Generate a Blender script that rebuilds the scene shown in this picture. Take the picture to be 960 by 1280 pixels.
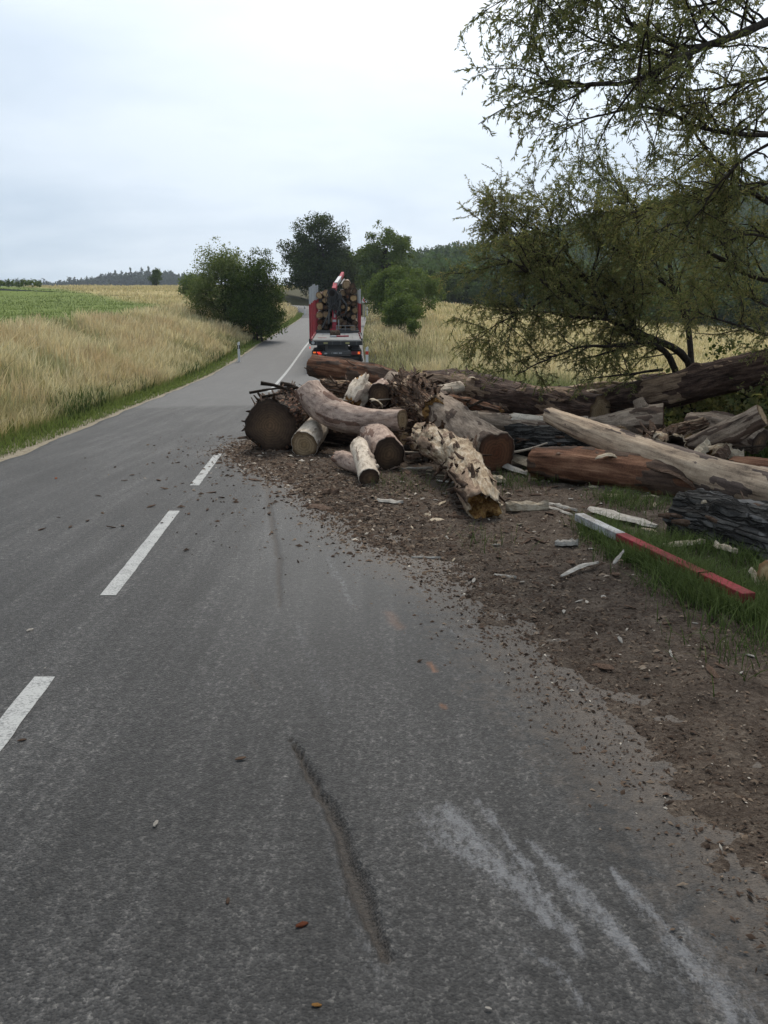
import bpy, bmesh, math, random
import numpy as np
from mathutils import Vector, Matrix

# ------------------------------------------------------------------ scene, camera, sky, sun
for o in list(bpy.data.objects): bpy.data.objects.remove(o)
sc = bpy.context.scene
COL = sc.collection
random.seed(7); RNG = np.random.default_rng(7)
PI = math.pi

FPX = 1050.0; CAMH = 1.7; PITCH = math.atan(210 / 1050)
cam_d = bpy.data.cameras.new('camera'); cam = bpy.data.objects.new('camera', cam_d); COL.objects.link(cam)
cam.location = (0, 0, CAMH); cam.rotation_euler = (PI / 2 - PITCH, 0, 0)
cam_d.sensor_fit = 'VERTICAL'; cam_d.sensor_height = 36.0; cam_d.lens = 36.0 * FPX / 1280
cam_d.clip_start = 0.05; cam_d.clip_end = 6000
sc.camera = cam

SUN_EL = math.radians(52); SUN_AZ = math.radians(8)     # azimuth from +Y towards +X
sun_dir = Vector((math.sin(SUN_AZ) * math.cos(SUN_EL), math.cos(SUN_AZ) * math.cos(SUN_EL), math.sin(SUN_EL)))
world = bpy.data.worlds.new('World'); sc.world = world; world.use_nodes = True
def build_sky():
    nt = world.node_tree; N = nt.nodes; L = nt.links
    N.clear()
    out = N.new('ShaderNodeOutputWorld'); bg = N.new('ShaderNodeBackground'); bg.inputs['Strength'].default_value = 0.1
    L.new(bg.outputs[0], out.inputs[0])
    sky = N.new('ShaderNodeTexSky'); sky.sky_type = 'NISHITA'; sky.sun_disc = False
    sky.sun_elevation = SUN_EL; sky.sun_rotation = SUN_AZ; sky.dust_density = 2.0; sky.air_density = 1.0
    tc = N.new('ShaderNodeTexCoord'); sep = N.new('ShaderNodeSeparateXYZ'); L.new(tc.outputs['Generated'], sep.inputs[0])
    def m(op, a, b=None, clamp=False):
        n = N.new('ShaderNodeMath'); n.operation = op; n.use_clamp = clamp
        for i, v in enumerate((a, b)):
            if v is None: continue
            if isinstance(v, (int, float)): n.inputs[i].default_value = v
            else: L.new(v, n.inputs[i])
        return n.outputs[0]
    zz = m('MAXIMUM', sep.outputs[2], 0.0); zz = m('ADD', zz, 0.16)
    cx = m('DIVIDE', sep.outputs[0], zz); cy = m('DIVIDE', sep.outputs[1], zz)
    cb = N.new('ShaderNodeCombineXYZ'); L.new(cx, cb.inputs[0]); L.new(m('MULTIPLY', cy, 1.3), cb.inputs[1])
    def noise(scale, detail, rough, off):
        mp = N.new('ShaderNodeMapping'); mp.inputs['Location'].default_value = off; L.new(cb.outputs[0], mp.inputs[0])
        n = N.new('ShaderNodeTexNoise'); n.inputs['Scale'].default_value = scale; n.inputs['Detail'].default_value = detail
        n.inputs['Roughness'].default_value = rough; n.inputs['Distortion'].default_value = 0.4; L.new(mp.outputs[0], n.inputs[0])
        return n.outputs['Fac']
    n1 = noise(0.55, 7, 0.55, (3.1, 0.7, 0)); n2 = noise(1.7, 6, 0.5, (9.0, 4.0, 0))
    cov = m('ADD', m('MULTIPLY', n1, 0.7), m('MULTIPLY', n2, 0.3))
    # thin overcast: veil brightness varies a little with the cloud thickness
    ramp = N.new('ShaderNodeValToRGB'); L.new(cov, ramp.inputs[0])
    e = ramp.color_ramp.elements
    e[0].position = 0.40; e[0].color = (0.42, 0.525, 0.645, 1)
    e[1].position = 0.58; e[1].color = (0.58, 0.67, 0.77, 1)
    # brighter veil round the hidden sun
    vd = N.new('ShaderNodeVectorMath'); vd.operation = 'DOT_PRODUCT'; L.new(tc.outputs['Generated'], vd.inputs[0])
    vd.inputs[1].default_value = sun_dir
    dotp = m('MAXIMUM', vd.outputs['Value'], 0.0)
    sc1 = N.new('ShaderNodeVectorMath'); sc1.operation = 'SCALE'; L.new(ramp.outputs[0], sc1.inputs[0]); sc1.inputs['Scale'].default_value = 8.5
    veil = N.new('ShaderNodeVectorMath'); veil.operation = 'SCALE'; veil.inputs[0].default_value = (1.0, 0.96, 0.90); L.new(m('MULTIPLY', m('POWER', dotp, 6.0), 12.0), veil.inputs['Scale'])
    vsum = N.new('ShaderNodeVectorMath'); vsum.operation = 'ADD'; L.new(sc1.outputs[0], vsum.inputs[0]); L.new(veil.outputs[0], vsum.inputs[1]); sc1 = vsum
    mix = N.new('ShaderNodeMix'); mix.data_type = 'RGBA'; mix.inputs['Factor'].default_value = 0.88
    L.new(sky.outputs[0], mix.inputs['A']); L.new(sc1.outputs[0], mix.inputs['B'])
    L.new(mix.outputs['Result'], bg.inputs['Color'])
build_sky()
sun_d = bpy.data.lights.new('sun', 'SUN'); sun = bpy.data.objects.new('sun', sun_d); COL.objects.link(sun)
sun_d.energy = 2.0; sun_d.angle = math.radians(16); sun_d.color = (1.0, 0.93, 0.83)
sun.rotation_euler = sun_dir.to_track_quat('Z', 'Y').to_euler(); sun.location = (0, 0, 60)

sc.view_settings.view_transform = 'Standard'; sc.view_settings.look = 'None'
sc.view_settings.exposure = 0.45; sc.view_settings.gamma = 1.0; sc.view_settings.use_curve_mapping = False
sc.render.engine = 'CYCLES'
cy = sc.cycles
cy.max_bounces = 6; cy.diffuse_bounces = 3; cy.glossy_bounces = 2; cy.transmission_bounces = 3; cy.transparent_max_bounces = 4; cy.volume_bounces = 0
cy.use_denoising = True; cy.use_adaptive_sampling = True; cy.adaptive_threshold = 0.015
cy.sample_clamp_indirect = 6.0

# ------------------------------------------------------------------ numeric helpers
def smooth(t):
    t = np.clip(t, 0, 1); return t * t * (3 - 2 * t)
def _hash(ix, iy, iz, seed):
    n = (ix.astype(np.int64) * 374761393 + iy.astype(np.int64) * 668265263 + iz.astype(np.int64) * 2147483647 + seed * 974634777) & 0xFFFFFFFF
    n = ((n ^ (n >> 13)) * 1274126177) & 0xFFFFFFFF
    n = ((n ^ (n >> 16)) * 2246822519) & 0xFFFFFFFF
    return ((n ^ (n >> 15)) & 0xFFFFFF) / float(0xFFFFFF)
def vnoise(x, y, z=0.0, seed=0):
    x, y, z = np.broadcast_arrays(np.asarray(x, float), np.asarray(y, float), np.asarray(z, float))
    ix, iy, iz = np.floor(x), np.floor(y), np.floor(z)
    fx, fy, fz = x - ix, y - iy, z - iz
    fx, fy, fz = fx * fx * (3 - 2 * fx), fy * fy * (3 - 2 * fy), fz * fz * (3 - 2 * fz)
    r = 0
    for dx in (0, 1):
        for dy in (0, 1):
            for dz in (0, 1):
                w = (fx if dx else 1 - fx) * (fy if dy else 1 - fy) * (fz if dz else 1 - fz)
                r = r + w * _hash(ix + dx, iy + dy, iz + dz, seed)
    return r * 2 - 1
def fbm(x, y, z=0.0, seed=0, octs=4, gain=0.5):
    a, f, s = 1.0, 1.0, 0
    for k in range(octs):
        s = s + a * vnoise(np.asarray(x) * f, np.asarray(y) * f, np.asarray(z) * f, seed + k * 17); a *= gain; f *= 2.03
    return s
def at(px, py, d):                     # the place in the scene seen at a photo pixel, d metres ahead (used only to measure positions)
    u = (px - 480) / FPX; v = (py - 640) / FPX; s, c = math.sin(PITCH), math.cos(PITCH)
    t = d / (c - v * s); return Vector((u * t, d, CAMH - t * (s + v * c)))
def ground_at(px, py, z=0.0):
    u = (px - 480) / FPX; v = (py - 640) / FPX; s, c = math.sin(PITCH), math.cos(PITCH)
    t = (CAMH - z) / (s + v * c); return Vector((u * t, (c - v * s) * t, z))

# ------------------------------------------------------------------ mesh helpers
def mesh_np(name, verts, tris=None, quads=None, smooth_shade=False, uv=None, attrs=None):
    me = bpy.data.meshes.new(name)
    verts = np.asarray(verts, dtype=np.float32).reshape(-1, 3)
    nt = 0 if tris is None else len(tris); nq = 0 if quads is None else len(quads)
    loops = []
    if nq: loops.append(np.asarray(quads, dtype=np.int32).reshape(-1))
    if nt: loops.append(np.asarray(tris, dtype=np.int32).reshape(-1))
    loops = np.concatenate(loops)
    starts = np.concatenate([np.arange(nq, dtype=np.int32) * 4, nq * 4 + np.arange(nt, dtype=np.int32) * 3]).astype(np.int32)
    me.vertices.add(len(verts)); me.vertices.foreach_set('co', verts.reshape(-1))
    me.loops.add(len(loops)); me.loops.foreach_set('vertex_index', loops)
    me.polygons.add(nq + nt); me.polygons.foreach_set('loop_start', starts)
    if smooth_shade: me.polygons.foreach_set('use_smooth', np.ones(nq + nt, dtype=bool))
    if uv is not None:
        ul = me.uv_layers.new(name='uv'); ul.data.foreach_set('uv', np.asarray(uv, dtype=np.float32)[loops].reshape(-1))
    for k, v in (attrs or {}).items():
        v = np.asarray(v, dtype=np.float32)
        if v.ndim == 1:
            a = me.attributes.new(k, 'FLOAT', 'POINT'); a.data.foreach_set('value', v)
        else:
            a = me.attributes.new(k, 'FLOAT_COLOR', 'POINT'); a.data.foreach_set('color', v.reshape(-1))
    me.update(calc_edges=True); me.validate()
    return me
def link(name, me, mat=None, parent=None, loc=None):
    o = bpy.data.objects.new(name, me); COL.objects.link(o)
    if mat is not None and me is not None:
        for mm in (mat if isinstance(mat, (list, tuple)) else [mat]): me.materials.append(mm)
    if parent is not None: o.parent = parent
    if loc is not None: o.location = loc
    return o
def tag(o, label=None, cat=None, group=None, kind=None):
    if label: o['label'] = label
    if cat: o['category'] = cat
    if group: o['group'] = group
    if kind: o['kind'] = kind
    return o
def thing(name, label, cat, loc=(0, 0, 0), rot=(0, 0, 0), group=None):
    o = bpy.data.objects.new(name, None); COL.objects.link(o); o.location = loc; o.rotation_euler = rot
    o.empty_display_size = 0.2
    return tag(o, label, cat, group)
def copy_tree(o, parent=None):
    c = o.copy(); COL.objects.link(c); c.parent = parent
    for ch in o.children: copy_tree(ch, c)
    return c
def bm_obj(name, bm, mat, parent=None, smooth_shade=False):
    me = bpy.data.meshes.new(name); bm.to_mesh(me); bm.free()
    if smooth_shade: me.polygons.foreach_set('use_smooth', np.ones(len(me.polygons), dtype=bool))
    return link(name, me, mat, parent)
def add_box(bm, c, s, bev=0.0, rot=None):
    r = bmesh.ops.create_cube(bm, size=1.0); vs = r['verts']
    for v in vs: v.co = Vector((v.co.x * s[0], v.co.y * s[1], v.co.z * s[2]))
    if bev > 0:
        es = list({e for v in vs for e in v.link_edges})
        q = bmesh.ops.bevel(bm, geom=es, offset=bev, segments=2, affect='EDGES', profile=0.6)
        vs = list({v for f in q['faces'] for v in f.verts} | {v for v in vs if v.is_valid})
    for v in vs:
        if rot is not None: v.co = rot @ v.co
        v.co += Vector(c)
    return vs
def box(name, c, s, mat, parent, bev=0.01, rot=None):
    bm = bmesh.new(); add_box(bm, c, s, bev, rot); return bm_obj(name, bm, mat, parent)
def add_cyl(bm, a, b, r, seg=16, r2=None):
    a, b = Vector(a), Vector(b); d = b - a
    q = bmesh.ops.create_cone(bm, cap_ends=True, segments=seg, radius1=r, radius2=r if r2 is None else r2, depth=d.length)
    M = Matrix.Translation((a + b) / 2) @ d.to_track_quat('Z', 'Y').to_matrix().to_4x4()
    bmesh.ops.transform(bm, matrix=M, verts=q['verts'])
def cyl(name, a, b, r, mat, parent, seg=16, r2=None):
    bm = bmesh.new(); add_cyl(bm, a, b, r, seg, r2); return bm_obj(name, bm, mat, parent)
def catmull(P, n):
    P = np.asarray(P, float)
    if len(P) == 2: return P[0] + (P[1] - P[0]) * np.linspace(0, 1, n)[:, None]
    Q = np.vstack([2 * P[0] - P[1], P, 2 * P[-1] - P[-2]])
    t = np.linspace(0, len(P) - 1 - 1e-6, n); i = np.floor(t).astype(int); f = (t - i)[:, None]
    p0, p1, p2, p3 = Q[i], Q[i + 1], Q[i + 2], Q[i + 3]
    return 0.5 * (2 * p1 + (p2 - p0) * f + (2 * p0 - 5 * p1 + 4 * p2 - p3) * f ** 2 + (3 * p1 - p0 - 3 * p2 + p3) * f ** 3)
def frames(P):
    P = np.asarray(P, float); T = np.gradient(P, axis=0); T /= np.linalg.norm(T, axis=1)[:, None] + 1e-9
    ref = np.array([0, 0, 1.0]) if abs(T[0][2]) < 0.9 else np.array([1.0, 0, 0])
    U = np.zeros_like(P); V = np.zeros_like(P)
    u = ref - T[0] * (ref @ T[0]); u /= np.linalg.norm(u)
    for i in range(len(P)):
        u = u - T[i] * (u @ T[i]); u /= np.linalg.norm(u) + 1e-9
        U[i] = u; V[i] = np.cross(T[i], u)
    return T, U, V
class Tubes:
    def __init__(s): s.v = []; s.q = []; s.n = 0
    def add(s, P, r, sides=5):
        P = np.asarray(P, float); k = len(P); r = np.broadcast_to(np.asarray(r, float), (k,))
        T, U, V = frames(P); a = np.arange(sides) * 2 * PI / sides
        ring = P[:, None] + r[:, None, None] * (np.cos(a)[None, :, None] * U[:, None] + np.sin(a)[None, :, None] * V[:, None])
        s.v.append(ring.reshape(-1, 3))
        i = (np.arange(k - 1)[:, None] * sides + np.arange(sides)[None]).reshape(-1)
        j = (np.arange(k - 1)[:, None] * sides + (np.arange(sides)[None] + 1) % sides).reshape(-1)
        s.q.append(np.stack([i, j, j + sides, i + sides], 1) + s.n); s.n += k * sides
    def mesh(s, name): return mesh_np(name, np.vstack(s.v), quads=np.vstack(s.q), smooth_shade=True)

# ------------------------------------------------------------------ material helpers
class NB:
    def __init__(s, name):
        s.mat = bpy.data.materials.new(name); s.mat.use_nodes = True; s.nt = s.mat.node_tree; s.N = s.nt.nodes; s.L = s.nt.links
        s.N.clear(); s.out = s.N.new('ShaderNodeOutputMaterial'); s.b = s.N.new('ShaderNodeBsdfPrincipled'); s.L.new(s.b.outputs[0], s.out.inputs[0])
    def put(s, sock, v):
        if isinstance(v, (int, float)): sock.default_value = v
        elif isinstance(v, (tuple, list)): sock.default_value = tuple(v) + ((1,) if len(v) == 3 and len(sock.default_value) == 4 else ())
        else: s.L.new(v, sock)
    def math(s, op, a, b=None, c=None, clamp=False):
        n = s.N.new('ShaderNodeMath'); n.operation = op; n.use_clamp = clamp
        for i, v in enumerate((a, b, c)):
            if v is not None: s.put(n.inputs[i], v)
        return n.outputs[0]
    def coord(s, kind='Object'): return s.N.new('ShaderNodeTexCoord').outputs[kind]
    def uv(s): n = s.N.new('ShaderNodeUVMap'); n.uv_map = 'uv'; return n.outputs[0]
    def attr(s, name, out='Fac'): n = s.N.new('ShaderNodeAttribute'); n.attribute_name = name; return n.outputs[out]
    def island(s): return s.N.new('ShaderNodeNewGeometry').outputs['Random Per Island']
    def objrand(s): return s.N.new('ShaderNodeObjectInfo').outputs['Random']
    def map(s, vec, scale=(1, 1, 1), loc=(0, 0, 0)):
        n = s.N.new('ShaderNodeMapping'); s.L.new(vec, n.inputs[0]); n.inputs['Scale'].default_value = scale; n.inputs['Location'].default_value = loc; return n.outputs[0]
    def noise(s, vec, scale, detail=4, rough=0.55, dist=0.0, out='Fac'):
        n = s.N.new('ShaderNodeTexNoise'); s.put(n.inputs['Vector'], vec); n.inputs['Scale'].default_value = scale; n.inputs['Detail'].default_value = detail
        n.inputs['Roughness'].default_value = rough; n.inputs['Distortion'].default_value = dist; return n.outputs[out]
    def voro(s, vec, scale, feature='F1', out='Distance'):
        n = s.N.new('ShaderNodeTexVoronoi'); n.feature = feature; s.put(n.inputs['Vector'], vec); n.inputs['Scale'].default_value = scale; return n.outputs[out]
    def ramp(s, fac, stops, interp='LINEAR'):
        n = s.N.new('ShaderNodeValToRGB'); n.color_ramp.interpolation = interp; s.put(n.inputs[0], fac); e = n.color_ramp.elements
        while len(e) < len(stops): e.new(0.5)
        for i, (p, c) in enumerate(stops):
            e[i].position = p; e[i].color = (c, c, c, 1) if isinstance(c, (int, float)) else tuple(c) + (1,)
        return n.outputs[0]
    def mix(s, fac, a, b, blend='MIX'):
        n = s.N.new('ShaderNodeMix'); n.data_type = 'RGBA'; n.blend_type = blend
        s.put(n.inputs['Factor'], fac)
        for k, v in (('A', a), ('B', b)): s.put([i for i in n.inputs if i.name == k and i.type == 'RGBA'][0], v)
        return [o for o in n.outputs if o.type == 'RGBA'][0]
    def bump(s, h, strength, dist, normal=None):
        n = s.N.new('ShaderNodeBump'); n.inputs['Strength'].default_value = strength; n.inputs['Distance'].default_value = dist; s.put(n.inputs['Height'], h)
        if normal is not None: s.L.new(normal, n.inputs['Normal'])
        return n.outputs[0]
    def fin(s, col, rough=0.8, normal=None, spec=0.3, metal=0.0):
        s.put(s.b.inputs['Base Color'], col); s.put(s.b.inputs['Roughness'], rough); s.put(s.b.inputs['Specular IOR Level'], spec); s.put(s.b.inputs['Metallic'], metal)
        if normal is not None: s.L.new(normal, s.b.inputs['Normal'])
        return s.mat
    def translucent(s, col, fac):
        t = s.N.new('ShaderNodeBsdfTranslucent'); s.put(t.inputs[0], col); mx = s.N.new('ShaderNodeMixShader'); mx.inputs[0].default_value = fac
        s.L.new(s.b.outputs[0], mx.inputs[1]); s.L.new(t.outputs[0], mx.inputs[2]); s.L.new(mx.outputs[0], s.out.inputs[0])

def paint(name, col, rough=0.5, dirt=(0.05, 0.045, 0.04), amount=0.4, spec=0.4, metal=0.0):
    m = NB(name); c = m.coord(); n = m.noise(c, 3.0, 6, 0.65); n2 = m.noise(c, 35, 3)
    f = m.math('MULTIPLY', m.ramp(m.math('ADD', m.math('MULTIPLY', n, 0.7), m.math('MULTIPLY', n2, 0.3)), [(0.42, 0.0), (0.68, 1.0)]), amount)
    return m.fin(m.mix(f, col, dirt), m.math('ADD', rough, m.math('MULTIPLY', f, 0.3)), None, spec, metal)
def leaf_mat(name, cols, trans=0.42, rough=0.55, spec=0.25):
    m = NB(name); r = m.island(); n = m.noise(m.coord(), 0.55, 3)
    f = m.math('ADD', m.math('MULTIPLY', r, 0.55), m.math('MULTIPLY', n, 0.55))
    k = len(cols); col = m.ramp(f, [(0.18 + 0.68 * i / max(1, k - 1), c) for i, c in enumerate(cols)])
    m.fin(col, rough, None, spec); m.translucent(m.mix(0.4, col, (0.16, 0.19, 0.03), 'MIX'), trans); return m.mat
def grass_mat(name, base, mid, top, var=0.35, trans=0.25, tan=0.0):
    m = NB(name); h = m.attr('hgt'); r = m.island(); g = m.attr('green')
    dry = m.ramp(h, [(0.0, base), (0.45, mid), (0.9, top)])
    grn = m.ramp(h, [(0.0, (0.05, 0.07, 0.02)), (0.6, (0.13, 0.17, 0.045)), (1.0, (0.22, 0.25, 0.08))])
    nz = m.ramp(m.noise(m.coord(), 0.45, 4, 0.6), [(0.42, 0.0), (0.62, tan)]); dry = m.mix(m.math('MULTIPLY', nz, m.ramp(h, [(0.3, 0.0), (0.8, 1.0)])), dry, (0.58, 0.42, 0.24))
    col = m.mix(g, dry, grn)
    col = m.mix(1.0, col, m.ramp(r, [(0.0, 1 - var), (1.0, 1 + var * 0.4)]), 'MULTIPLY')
    m.fin(col, 0.7, None, 0.15); m.translucent(col, trans); return m.mat
# ------------------------------------------------------------------ the lie of the land
RC = np.array([(-1.0, -40), (-0.9, -12), (-1.15, -4), (-1.38, 0), (-1.85, 5), (-2.31, 10), (-2.6, 13.1), (-2.98, 17.3), (-3.42, 22.7), (-3.95, 31), (-4.35, 38),
               (-4.75, 47), (-5.1, 58), (-5.3, 70), (-5.4, 82), (-5.75, 94), (-7.5, 105), (-11.5, 113.5), (-18, 119), (-27, 122.5), (-40, 125), (-70, 128), (-110, 130)], float)
RZ_Y = np.array([-60, 0, 15, 22.7, 31, 38, 45, 60, 80, 95, 106, 116, 125, 150, 220, 320, 600, 3000], float)
RZ_Z = np.array([0, 0, 0.0, 0.1, 0.24, 0.44, 0.85, 1.95, 3.5, 4.75, 5.9, 6.9, 7.6, 9.3, 13.0, 15, 17, 20], float)
LZ_Y = np.array([-60, 0, 12, 20, 30, 45, 60, 100, 150, 220, 300, 450, 700, 1000, 3000], float)
LZ_Z = np.array([0.9, 0.9, 1.0, 1.3, 1.65, 2.4, 3.4, 6.5, 11.0, 16.0, 18.6, 20, 38, 64, 70], float)
HX = np.array([-200, -60, -10, 15, 60, 103, 206, 400, 1500], float)
HZ = np.array([14, 16, 26, 39, 46, 58, 80, 100, 100], float)
ROAD = catmull(RC, 400)
def road_z(y): 
    w = 3.0
    return (np.interp(y - w, RZ_Y, RZ_Z) + 2 * np.interp(y, RZ_Y, RZ_Z) + np.interp(y + w, RZ_Y, RZ_Z)) / 4
_k = ROAD[:, 1] <= 94
def road_x(y): return np.interp(y, ROAD[_k, 1], ROAD[_k, 0])
HALF = 3.15
def road_dist(x, y):
    x = np.asarray(x, float).ravel(); y = np.asarray(y, float).ravel()
    d = np.abs(x - road_x(y)); zi = road_z(y)
    far = y > 85
    if far.any():
        R = ROAD[ROAD[:, 1] > 70]; fx, fy = x[far], y[far]
        best = np.full(len(fx), 1e9); bi = np.zeros(len(fx), int)
        for i in range(len(R)):
            q = (fx - R[i, 0]) ** 2 + (fy - R[i, 1]) ** 2; mk = q < best; best[mk] = q[mk]; bi[mk] = i
        d[far] = np.sqrt(best); zi[far] = road_z(R[bi, 1]) + np.clip((-R[bi, 0] - 20) * 0.05, 0, 6)
    return d, zi
def H(x, y):
    shp = np.broadcast(x, y).shape
    x, y = [np.array(a, float).ravel() for a in np.broadcast_arrays(x, y)]
    xc = road_x(y); rz = road_z(y)
    dl = np.maximum(0, xc - HALF - 0.35 - x); dr = np.maximum(0, x - xc - HALF - 0.35)
    lz = np.interp(y, LZ_Y, LZ_Z)
    z = rz + smooth(dl / 7.0) * (lz - rz)
    fall = np.minimum(0.085 * np.maximum(dr - 4.5, 0), 0.55 + np.maximum(0, rz) * 0.75)
    z = z - fall
    hill = np.interp(x, HX, HZ); t = smooth((y - 190) / 300.0) * smooth((x + 70) / 60)
    z = z * (1 - t) + hill * t
    z = z + fbm(x * 0.22, y * 0.22, seed=3, octs=3) * 0.09 * np.clip((dl + dr) / 2.0, 0, 1) * np.where(np.abs(x) < 60, 1, 3)
    d, zi = road_dist(x, y)
    w = smooth((8.5 - d) / 5.0) * smooth((y - 84) / 8)
    z = z * (1 - w) + zi * w
    return z.reshape(shp)

def axis(lo, hi, c, s0, g):
    r = [c]; s = s0
    while r[-1] < hi: r.append(r[-1] + s); s *= g
    l = [c]; s = s0
    while l[-1] > lo: l.append(l[-1] - s); s *= g
    return np.array(sorted(set(l[1:] + r)))
def grid_quads(nx, ny):
    i = (np.arange(ny - 1)[:, None] * nx + np.arange(nx - 1)[None]).reshape(-1)
    return np.stack([i, i + 1, i + nx + 1, i + nx], 1)

# ---- ground material: soil, dry meadow, green crop, chosen by zone masks baked on the sheet
def ground_material():
    m = NB('meadow_soil'); c = m.coord()
    z = m.attr('zone', 'Color'); sep = m.N.new('ShaderNodeSeparateColor'); m.L.new(z, sep.inputs[0])
    n1 = m.noise(c, 0.25, 6, 0.6); n2 = m.noise(c, 3.0, 5, 0.7); n3 = m.noise(m.map(c, (1, 0.35, 1)), 1.2, 5, 0.7)
    f = m.math('ADD', m.math('MULTIPLY', n1, 0.5), m.math('MULTIPLY', n2, 0.5))
    dry = m.ramp(f, [(0.3, (0.20, 0.165, 0.065)), (0.5, (0.33, 0.265, 0.115)), (0.7, (0.42, 0.35, 0.17))])
    grn = m.ramp(m.math('ADD', m.math('MULTIPLY', n3, 0.6), m.math('MULTIPLY', n2, 0.4)), [(0.3, (0.08, 0.112, 0.02)), (0.7, (0.15, 0.19, 0.04))])
    soil = m.ramp(f, [(0.3, (0.035, 0.035, 0.015)), (0.7, (0.075, 0.065, 0.03))])
    wood = m.ramp(f, [(0.3, (0.018, 0.028, 0.010)), (0.7, (0.035, 0.045, 0.016))])
    col = m.mix(sep.outputs[0], soil, dry); col = m.mix(sep.outputs[1], col, grn); col = m.mix(sep.outputs[2], col, wood)
    return m.fin(col, 0.9, m.bump(n2, 0.5, 0.05), 0.1)
def in_green(x, y):
    dl = road_x(y) - HALF - 0.35 - x
    a = smooth((dl - 6.4 - 2.2 * smooth((32 - y) / 10)) / 1.2) * smooth(((75 + (-14 - x) * 1.9) - y) / 6)
    return a * (y > 8)
def build_ground():
    xs = axis(-1000, 1000, -2.0, 0.45, 1.04); ys = axis(-45, 1200, 12.0, 0.5, 1.028)
    X, Y = np.meshgrid(xs, ys); Z = H(X, Y)
    d, zi = road_dist(X, Y); d = d.reshape(X.shape)
    Z = Z - 0.16 * smooth((4.0 - d) / 0.8)
    dl = road_x(Y) - HALF - 0.35 - X; dr = X - road_x(Y) - HALF - 0.35
    dry = np.clip(smooth((dl - 9) / 3) + smooth((dr - 3) / 4) * smooth((Y - 22) / 10), 0, 1)
    grn = in_green(X, Y)
    grn = np.maximum(grn, 0.75 * smooth((dr - 3) / 3) * smooth((34 - Y) / 10) * (Y > 12))
    wood = smooth((Y - 185 - np.abs(X) * 0.0) / 12) * smooth((X + 25) / 25)
    wood = np.maximum(wood, smooth((Y - 380) / 60))
    zone = np.stack([dry, grn, wood, np.ones_like(dry)], -1).reshape(-1, 4)
    me = mesh_np('ground', np.stack([X, Y, Z], -1).reshape(-1, 3), quads=grid_quads(len(xs), len(ys)), smooth_shade=True, attrs={'zone': zone})
    tag(link('ground', me, ground_material()), 'rolling meadow ground either side of the road', kind='structure')
build_ground()

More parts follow.
